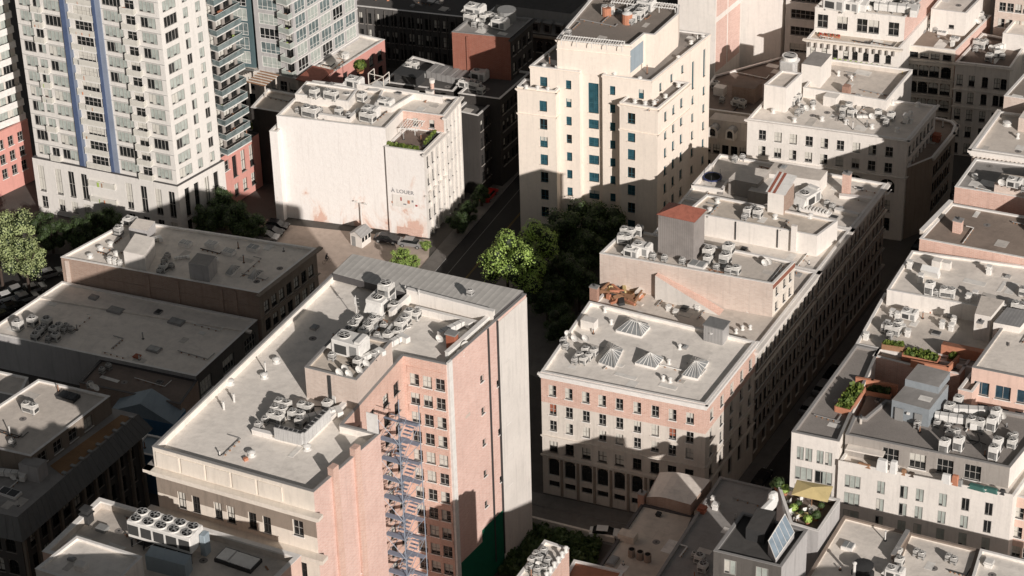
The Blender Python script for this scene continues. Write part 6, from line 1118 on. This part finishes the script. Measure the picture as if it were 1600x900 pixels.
link('posts', b.mesh('posts'), t); b = MB(); [b.box((0, y * .45, 2.4), (4, .12, .18), 'wood' if y % 2 else 'stone_pale') for y in range(-5, 6)]; link('rafters', b.mesh('rafters'), t)
# ------------------------------------------------------------------ ground, streets
def sheet(name, pts, z, mat, th=0):
    mb = MB(); P = [Vector((p[0], p[1], z)) for p in pts]; mb.poly(P, mat)
    if th:
        for i in range(len(P)): a, b2 = P[i], P[(i + 1) % len(P)]; dn = Vector((0, 0, th)); mb.face([a - dn, b2 - dn, b2, a], 'coping_grey')
    o = link(name, mb.mesh(name)); o['kind'] = 'structure'; return o
sheet('ground', [(-2500, -500), (2500, -500), (2500, 4000), (-2500, 4000)], 0, 'ground')
def strip(name, c, az, L0, L1, w0, w1, z, mat, th=0):
    d = Vector((math.sin(az), math.cos(az))); n = Vector((d.y, -d.x)); c = Vector(c)
    return sheet(name, [c + d * L0 + n * w0, c + d * L0 + n * w1, c + d * L1 + n * w1, c + d * L1 + n * w0][::-1] if w0 > w1 else [c + d * L0 + n * w0, c + d * L0 + n * w1, c + d * L1 + n * w1, c + d * L1 + n * w0], z, mat, th)
a24 = R(24.2); rc = (-7.2, 366)
strip('road', rc, a24, -150, 120, -5.6, 5.6, .008, 'asphalt'); strip('sidewalk', rc, a24, -60, 120, -8.4, -5.6, .13, 'pavement', .13); strip('sidewalk', rc, a24, -150, 120, 5.6, 8.4, .13, 'pavement', .13)
strip('lane_line', rc, a24, -150, 120, -.06, .06, .014, 'line_yellow'); strip('lane_line', rc, a24, -150, 120, .15, .25, .014, 'line_yellow'); strip('edge_line', rc, a24, -60, 120, -3.4, -3.28, .014, 'line_white'); strip('edge_line', rc, a24, -60, 120, 3.3, 3.42, .014, 'line_white')
qa = R(28.9); qc = (26.9, 294.6)
strip('road', qc, qa, -60, 200, 2.2, 9.0, .009, 'asphalt'); strip('sidewalk', qc, qa, 0, 200, -.3, 2.2, .13, 'pavement', .13); strip('sidewalk', qc, qa, -60, 200, 9.0, 11.4, .131, 'pavement', .13)
ra = R(112.3)
strip('forecourt', (3.4, 303), ra, -2, 25, 0, 7.5, .02, 'pavement'); strip('sidewalk', (3.4, 303), ra, -2, 25, -.6, 2.2, .135, 'pavement', .13)
sheet('car_lot', [at(*p).xy for p in ((395, 372), (430, 420), (520, 470), (655, 452), (668, 428), (672, 375), (428, 349))], .006, 'lot_ground')
sheet('parking_court', [at(*p).xy for p in ((-120, 560), (60, 560), (170, 430), (200, 395), (-60, 400))], .006, 'asphalt')
sheet('park_path', [at(*p).xy for p in ((770, 560), (840, 590), (900, 500), (830, 470))], .006, 'pavement')
for i in range(7):
    a, b2 = at(430 + i * 22, 372 + i * 2), at(418 + i * 22, 390 + i * 2)
# garden in front of the brick corner building
gp = [at(*p) for p in ((795, 850), (815, 820), (940, 850), (925, 900), (780, 900))]
sheet('garden_bed', [p.xy for p in gp], .05, 'soil')
def stuff(name, label, cat, poly, z, n, s0, s1, hh, leaf):
    b = MB(); xs = [p.x for p in poly]; ys = [p.y for p in poly]
    def inside(x, y):
        c = False
        for i in range(len(poly)):
            a, d = poly[i], poly[i - 1]
            if (a.y > y) != (d.y > y) and x < (d.x - a.x) * (y - a.y) / (d.y - a.y) + a.x: c = not c
        return c
    k = 0
    while k < n:
        x, y = random.uniform(min(xs), max(xs)), random.uniform(min(ys), max(ys))
        if not inside(x, y): continue
        k += 1; q = Vector((random.gauss(0, 1), random.gauss(0, 1), random.gauss(0, 1) + .5)).normalized(); s_ = random.uniform(s0, s1); u = q.orthogonal().normalized() * s_; v_ = q.cross(u).normalized() * s_
        p = Vector((x, y, z + random.random() ** 1.3 * hh * (.4 + .6 * math.sin(x * 1.3) ** 2))); b.face([p - u - v_, p + u - v_, p + u + v_, p - u + v_], leaf)
    o = link(name, b.mesh(name)); o['label'] = label; o['category'] = cat; o['kind'] = 'stuff'
stuff('ground_cover', 'low green planting in the shaded garden bed below the brick corner building', 'ground cover', gp, .1, 5000, .12, .35, 1.6, 'leaf_dark')
t = thing('garden_wall', 'pale retaining wall between the forecourt and the shaded garden', 'wall', at(835, 786) * 1.0, 0); b = MB(); a, b2 = at(828, 815), at(960, 848); d_ = b2 - a; o_ = at(835, 786)
b.box((a + b2) / 2 - o_, (d_.length, .4, 1.0), 'stone_pale', math.atan2(d_.y, d_.x)); link('wall', b.mesh('wall'), t)
# ------------------------------------------------------------------ trees
def crown_mesh(leaf, seed, n=5200):
    rnd = random.Random(seed); b = MB(); blobs = []
    for i in range(24):
        q = Vector((rnd.gauss(0, 1), rnd.gauss(0, 1), rnd.gauss(0, .8))).normalized() * rnd.uniform(.35, .9); blobs.append((q, rnd.uniform(.2, .42)))
    for q, r_ in blobs:
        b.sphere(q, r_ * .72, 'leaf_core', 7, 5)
        for _ in range(n // 24):
            nrm = Vector((rnd.gauss(0, 1), rnd.gauss(0, 1), rnd.gauss(0, 1) + .25)).normalized(); p = q + nrm * r_ * rnd.uniform(.78, 1.12)
            nn = (nrm + Vector((rnd.gauss(0, .35), rnd.gauss(0, .35), rnd.gauss(0, .35)))).normalized(); s_ = rnd.uniform(.02, .046); u = nn.orthogonal().normalized() * s_; v_ = nn.cross(u).normalized() * s_ * .8
            b.face([p - u, p - v_, p + u, p + v_], leaf)
    return b.mesh('crown')
CR = {}
def tree(x, y, r_, leaf, label, z=None, group='trees', ht=None, sq=1.0):
    ht = ht or r_ * 2.1; zc = ht - r_ * .85; p = at(x, y, zc); t = thing('leafy_tree', label, 'tree', (p.x, p.y, 0), random.random() * 6, group)
    k = (leaf, random.randint(0, 2)); 
    if k not in CR: CR[k] = crown_mesh(*k)
    c = link('crown', CR[k], t, (0, 0, zc)); c.scale = (r_, r_, r_ * sq)
    b = MB(); b.cyl((0, 0, 0), .28, zc * .7, 'bark', 8, .2)
    for k2 in range(6): a = k2 * 1.05; b.bar((0, 0, zc * .6), (math.cos(a) * r_ * .5, math.sin(a) * r_ * .5, zc + r_ * .2), .09, 'bark', 5)
    link('trunk', b.mesh('trunk'), t)
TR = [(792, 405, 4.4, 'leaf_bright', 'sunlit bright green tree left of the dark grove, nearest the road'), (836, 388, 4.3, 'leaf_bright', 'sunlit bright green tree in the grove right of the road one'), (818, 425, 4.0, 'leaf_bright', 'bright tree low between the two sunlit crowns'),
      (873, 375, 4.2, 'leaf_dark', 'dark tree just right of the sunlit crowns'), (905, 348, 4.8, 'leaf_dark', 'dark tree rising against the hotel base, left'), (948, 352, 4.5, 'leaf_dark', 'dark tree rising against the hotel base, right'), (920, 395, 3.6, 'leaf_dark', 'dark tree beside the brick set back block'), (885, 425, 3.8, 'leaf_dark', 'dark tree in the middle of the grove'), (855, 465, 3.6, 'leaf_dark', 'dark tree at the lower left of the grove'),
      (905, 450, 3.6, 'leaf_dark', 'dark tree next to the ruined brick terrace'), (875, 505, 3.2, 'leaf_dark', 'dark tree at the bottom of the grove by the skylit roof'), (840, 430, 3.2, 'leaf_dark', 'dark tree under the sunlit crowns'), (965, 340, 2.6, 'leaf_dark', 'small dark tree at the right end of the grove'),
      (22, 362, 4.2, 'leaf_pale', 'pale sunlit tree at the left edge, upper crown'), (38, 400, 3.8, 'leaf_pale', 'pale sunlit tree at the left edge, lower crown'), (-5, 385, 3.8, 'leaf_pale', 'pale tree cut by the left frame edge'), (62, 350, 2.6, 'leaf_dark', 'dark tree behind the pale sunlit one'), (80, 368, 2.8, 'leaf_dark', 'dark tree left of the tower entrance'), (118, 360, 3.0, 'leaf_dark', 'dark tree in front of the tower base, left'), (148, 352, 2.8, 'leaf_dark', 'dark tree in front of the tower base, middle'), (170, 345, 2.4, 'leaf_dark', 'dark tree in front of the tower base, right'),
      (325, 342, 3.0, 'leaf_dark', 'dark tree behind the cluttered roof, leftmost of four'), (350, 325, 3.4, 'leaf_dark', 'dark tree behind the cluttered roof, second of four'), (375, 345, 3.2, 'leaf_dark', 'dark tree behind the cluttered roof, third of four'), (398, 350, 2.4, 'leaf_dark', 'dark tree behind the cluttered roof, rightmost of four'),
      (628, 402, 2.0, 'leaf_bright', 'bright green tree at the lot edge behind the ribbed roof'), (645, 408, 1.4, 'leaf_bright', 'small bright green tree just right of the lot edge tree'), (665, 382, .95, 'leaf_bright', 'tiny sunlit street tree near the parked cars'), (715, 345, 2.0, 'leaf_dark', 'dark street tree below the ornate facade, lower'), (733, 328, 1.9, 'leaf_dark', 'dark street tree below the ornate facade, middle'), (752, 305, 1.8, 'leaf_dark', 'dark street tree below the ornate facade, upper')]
for x, y, r_, lf, lb in TR: tree(x, y, r_, lf, lb, group='street and park trees', sq=.95, ht=(r_ * 2.9 if lf in ('leaf_bright', 'leaf_pale') and r_ > 3 else None))  # lit and shaded crowns: sun and shade are put into the leaf colours
# ------------------------------------------------------------------ cars
CM = {}
def car(x, y, az, col, label, group=None, z=.02):
    t = thing('parked_car', label, 'car', at(x, y, z), -az, group)
    if col not in CM:
        b = MB(); prof = [(-2.2, .35), (2.2, .35), (2.25, .75), (1.9, .88), (1.2, .95), (-1.7, 1.0), (-2.2, .9)]
        W_ = .88
        for i in range(len(prof)):
            a, c = prof[i], prof[(i + 1) % len(prof)]; b.face([(-W_, a[0], a[1]), (W_, a[0], a[1]), (W_, c[0], c[1]), (-W_, c[0], c[1])], col)
        for s_ in (-W_, W_): b.face([(s_, p[0], p[1]) for p in prof], col)
        g = MB(); lo = [(-.82, 1.25, .94), (.82, 1.25, .94), (.82, -1.75, 1.0), (-.82, -1.75, 1.0)]; hi = [(-.66, .45, 1.42), (.66, .45, 1.42), (.66, -1.15, 1.42), (-.66, -1.15, 1.42)]
        for i in range(4): g.face([lo[i], lo[(i + 1) % 4], hi[(i + 1) % 4], hi[i]], 'glass_dark')
        r0 = MB(); r0.box((0, -.35, 1.42), (1.34, 1.64, .05), col)
        w0 = MB(); w0.cyl((0, 0, -.1), .33, .2, 'metal_dark', 12); w0.cyl((0, 0, .1), .2, .015, 'metal_grey', 10)
        l0 = MB(); l0.box((0, 0, 0), (.35, .06, .16), 'glass_pale')
        CM[col] = [x_.mesh(n_) for x_, n_ in ((b, 'body'), (g, 'cabin_glass'), (r0, 'roof'), (w0, 'wheel'), (l0, 'headlight'))]
    B_, G_m, R_, W0, L0 = CM[col]; link('body', B_, t); link('cabin_glass', G_m, t); link('roof', R_, t)
    for sx in (-1, 1):
        for sy in (-1.35, 1.35): w_ = link('wheel', W0, t, (sx * .84, sy, .33)); w_.rotation_euler = (0, math.pi / 2 * sx, 0)
        link('headlight', L0, t, (sx * .6, 2.26, .68))
LA = R(108)
for x, y, az, col, lb in ((432, 356, LA, 'car_black', 'black car parked at the far left of the lot, rear one'), (424, 366, LA, 'car_black', 'black car parked at the far left of the lot, front one'), (417, 374, LA, 'car_silver', 'silver car at the lot corner beneath the two black cars'), (605, 377, LA, 'car_black', 'black car parked against the white wall beside the kiosk'), (643, 384, LA, 'car_silver', 'silver car parked near the sidewalk trees'),
        (764, 309, a24, 'car_red', 'red car parked on the shaded street'), (1190, 752, qa, 'car_black', 'dark car on the narrow street between the brick corner and white courtyard buildings, nearest'), (1301, 588, qa, 'car_black', 'dark car parked by the courtyard building, uppermost'), (1285, 610, qa, 'car_silver', 'silver car parked by the courtyard building, middle'), (1264, 640, qa, 'car_silver', 'silver car parked by the courtyard building, lower'), (1437, 388, qa, 'car_black', 'dark car at the narrow street corner'), (1484, 300, qa, 'car_black', 'dark car far up the narrow street'), (945, 838, R(100), 'car_white', 'white car in the shaded forecourt garden'),
        (78, 432, R(60), 'car_silver', 'silver car in the left parking court, topmost'), (28, 458, R(60), 'car_silver', 'silver car in the left court, upper left'), (12, 468, R(60), 'car_white', 'white car in the left court by the frame edge'), (40, 470, R(60), 'car_silver', 'silver car in the left court, lower middle'), (20, 485, R(60), 'car_black', 'dark car in the left court, second from bottom'), (6, 497, R(60), 'car_black', 'dark car in the left court, bottom'), (52, 456, R(60), 'car_silver', 'silver car in the left court, rightmost of the lower group')):
    car(x, y, az, col, lb, 'parked cars')
# kiosk, cyclist, lamp
t = thing('lot_kiosk', 'small white gabled attendant kiosk in the car lot', 'kiosk', at(564, 380, 0), -AZ - .1); b = MB(); b.box((0, 0, 0), (2.4, 2.6, 2.3), 'plaster_white'); link('walls', b.mesh('walls'), t)
b = MB(); b.face([(-1.5, -1.6, 2.2), (-1.5, 1.6, 2.2), (0, 1.6, 3.1), (0, -1.6, 3.1)], 'tin_grey'); b.face([(1.5, -1.6, 2.2), (1.5, 1.6, 2.2), (0, 1.6, 3.1), (0, -1.6, 3.1)], 'tin_grey'); b.face([(-1.2, -1.3, 2.2), (1.2, -1.3, 2.2), (0, -1.3, 3)], 'plaster_white'); link('roof', b.mesh('roof'), t)
for x in (-.9, 0, .9): b = MB(); b.box((1.22, x, 1.1), (.05, .6, .8), 'glass_dark'); link('window', b.mesh('window'), t)
b = MB(); b.box((-.5, -1.32, 0), (.8, .05, 1.9), 'metal_grey'); link('door', b.mesh('door'), t)
t = thing('street_lamp', 'white twin headed lamp post behind the lot kiosk', 'street lamp', at(566, 358, 0), -AZ); b = MB(); b.cyl((0, 0, 0), .12, 5.2, 'metal_white', 8, .08); link('post', b.mesh('post'), t)
for s_ in (-1, 1): b = MB(); b.bar((0, 0, 5.1), (s_ * .8, 0, 5.3), .05, 'metal_white', 5); b.box((s_ * 1.0, 0, 5.2), (.8, .3, .12), 'metal_white'); link('lamp_head', b.mesh('lamp_head'), t)
# cyclist: a skinned body on a bicycle
def skin(name, verts, edges, radii, mat, parent):
    me = bpy.data.meshes.new(name); me.from_pydata(verts, edges, []); o = bpy.data.objects.new(name, me); COL.objects.link(o)
    md = o.modifiers.new('s', 'SKIN'); sv = me.skin_vertices[0].data if me.skin_vertices else None
    if sv is None: bpy.context.view_layer.objects.active = o; o.select_set(True); me.update(); 
    for i, r_ in enumerate(radii): me.skin_vertices[0].data[i].radius = (r_, r_)
    me.skin_vertices[0].data[0].use_root = True; s2 = o.modifiers.new('b', 'SUBSURF'); s2.levels = 1; s2.render_levels = 1
    dg = bpy.context.evaluated_depsgraph_get(); m2 = bpy.data.meshes.new_from_object(o.evaluated_get(dg)); bpy.data.objects.remove(o); m2.materials.clear(); m2.materials.append(MAT[mat]); return link(name, m2, parent)
cb = at(511, 411, 0); t = thing('bicycle', 'thin dark bicycle ridden across the sunny car lot', 'bicycle', cb, R(-60)); b = MB()
for y in (-.52, .52):
    w_ = MB()
    for k in range(16): a0, a1 = 2 * math.pi * k / 16, 2 * math.pi * (k + 1) / 16; w_.bar((0, y + .33 * math.cos(a0), .35 + .33 * math.sin(a0)), (0, y + .33 * math.cos(a1), .35 + .33 * math.sin(a1)), .02, 'metal_dark', 4)
    link('wheel', w_.mesh('wheel'), t)
for p_, q_ in (((0, -.52, .35), (0, -.12, .35)), ((0, -.12, .35), (0, -.2, .95)), ((0, -.2, .85), (0, .38, .88)), ((0, -.12, .35), (0, .38, .85)), ((0, .52, .35), (0, .36, 1.05)), ((-.25, .38, 1.08), (.25, .38, 1.08)), ((0, -.52, .35), (0, -.2, .85))): b.bar(p_, q_, .022, 'metal_dark', 4)
link('frame', b.mesh('frame'), t); b = MB(); b.box((0, -.2, .95), (.16, .26, .06), 'black', bev=.03); link('saddle', b.mesh('saddle'), t)
t = thing('person', 'person in dark clothes riding a bicycle across the sunny car lot', 'person', cb, R(-60))
V_ = [(0, -.18, 1.02), (0, -.08, 1.28), (0, .06, 1.52), (0, .1, 1.62), (-.11, -.15, 1.0), (-.13, .2, .82), (-.13, .0, .42), (-.13, .12, .38), (.11, -.15, 1.0), (.13, .17, .95), (.13, -.06, .62), (.13, .06, .57), (-.2, .04, 1.48), (-.27, .16, 1.24), (-.23, .38, 1.1), (.2, .04, 1.48), (.27, .16, 1.24), (.23, .38, 1.1), (0, .14, 1.78)]
E_ = [(0, 1), (1, 2), (2, 3), (0, 4), (4, 5), (5, 6), (6, 7), (0, 8), (8, 9), (9, 10), (10, 11), (2, 12), (12, 13), (13, 14), (2, 15), (15, 16), (16, 17), (3, 18)]
try:
    skin('body', V_, E_, [.15, .14, .16, .06, .11, .075, .045, .045, .11, .075, .045, .045, .07, .05, .035, .07, .05, .035, .1], 'cloth_dark', t)
except Exception as e: print('skin', e)
b = MB(); b.sphere((0, .13, 1.83), .095, 'black', 8, 6, (1, 1.1, .7)); link('hair', b.mesh('hair'), t)
# ------------------------------------------------------------------ unseen blocks added outside the picture to cast shadows into it
def outside(name, label, x, y, az, w_, d_, h, wall='stone_pale'):
    dd = Vector((math.sin(az), math.cos(az))); nn = Vector((dd.y, -dd.x)); c = Vector((x, y)); B = Bld(name, label, 'building', (x, y, 0)); B.o = Vector((x, y, 0)); B.root.location = B.o
    B.vol(None, h, world=[c - nn * w_ / 2 - dd * d_ / 2, c + nn * w_ / 2 - dd * d_ / 2, c + nn * w_ / 2 + dd * d_ / 2, c - nn * w_ / 2 + dd * d_ / 2], wall=wall, roof='membrane_grey', par=.6)
    return B
outside('shadow_block', 'unseen stone block added to cast shade, below the bottom edge, right of centre', 40, 205, 0, 36, 34, 36.5)
outside('shadow_slab', 'long unseen stone block added to cast shade, below the bottom edge, left', -56, 212, 0, 70, 30, 45)
outside('shadow_tower', 'unseen stone tower added to cast shade, below the bottom edge, far left', -66, 180, 0, 28, 28, 60)
outside('right_shadow_block', 'unseen stone block added to cast shade, beyond the right edge, lower of two', 92, 321, 0, 17, 18, 35.5)
outside('right_shadow_tower', 'unseen stone tower added to cast shade, beyond the right edge, taller of two', 117, 321, 0, 28, 18, 50)

for q_, B in enumerate(ALL):
    for w_, v in enumerate(list(B.vols)):
        P = v['P']; A = abs(sum(P[i].x * P[(i + 1) % len(P)].y - P[(i + 1) % len(P)].x * P[i].y for i in range(len(P)))) / 2
        if A > 25 and v['h'] < 46 and B.root.name not in ('shadow_block', 'shadow_slab'): clutter(B, v, int(min(15, A / 26)), q_ * 31 + w_)
    B.finish()
print('OBJECTS', len(bpy.data.objects), 'FACES', sum(len(m.polygons) for m in bpy.data.meshes))
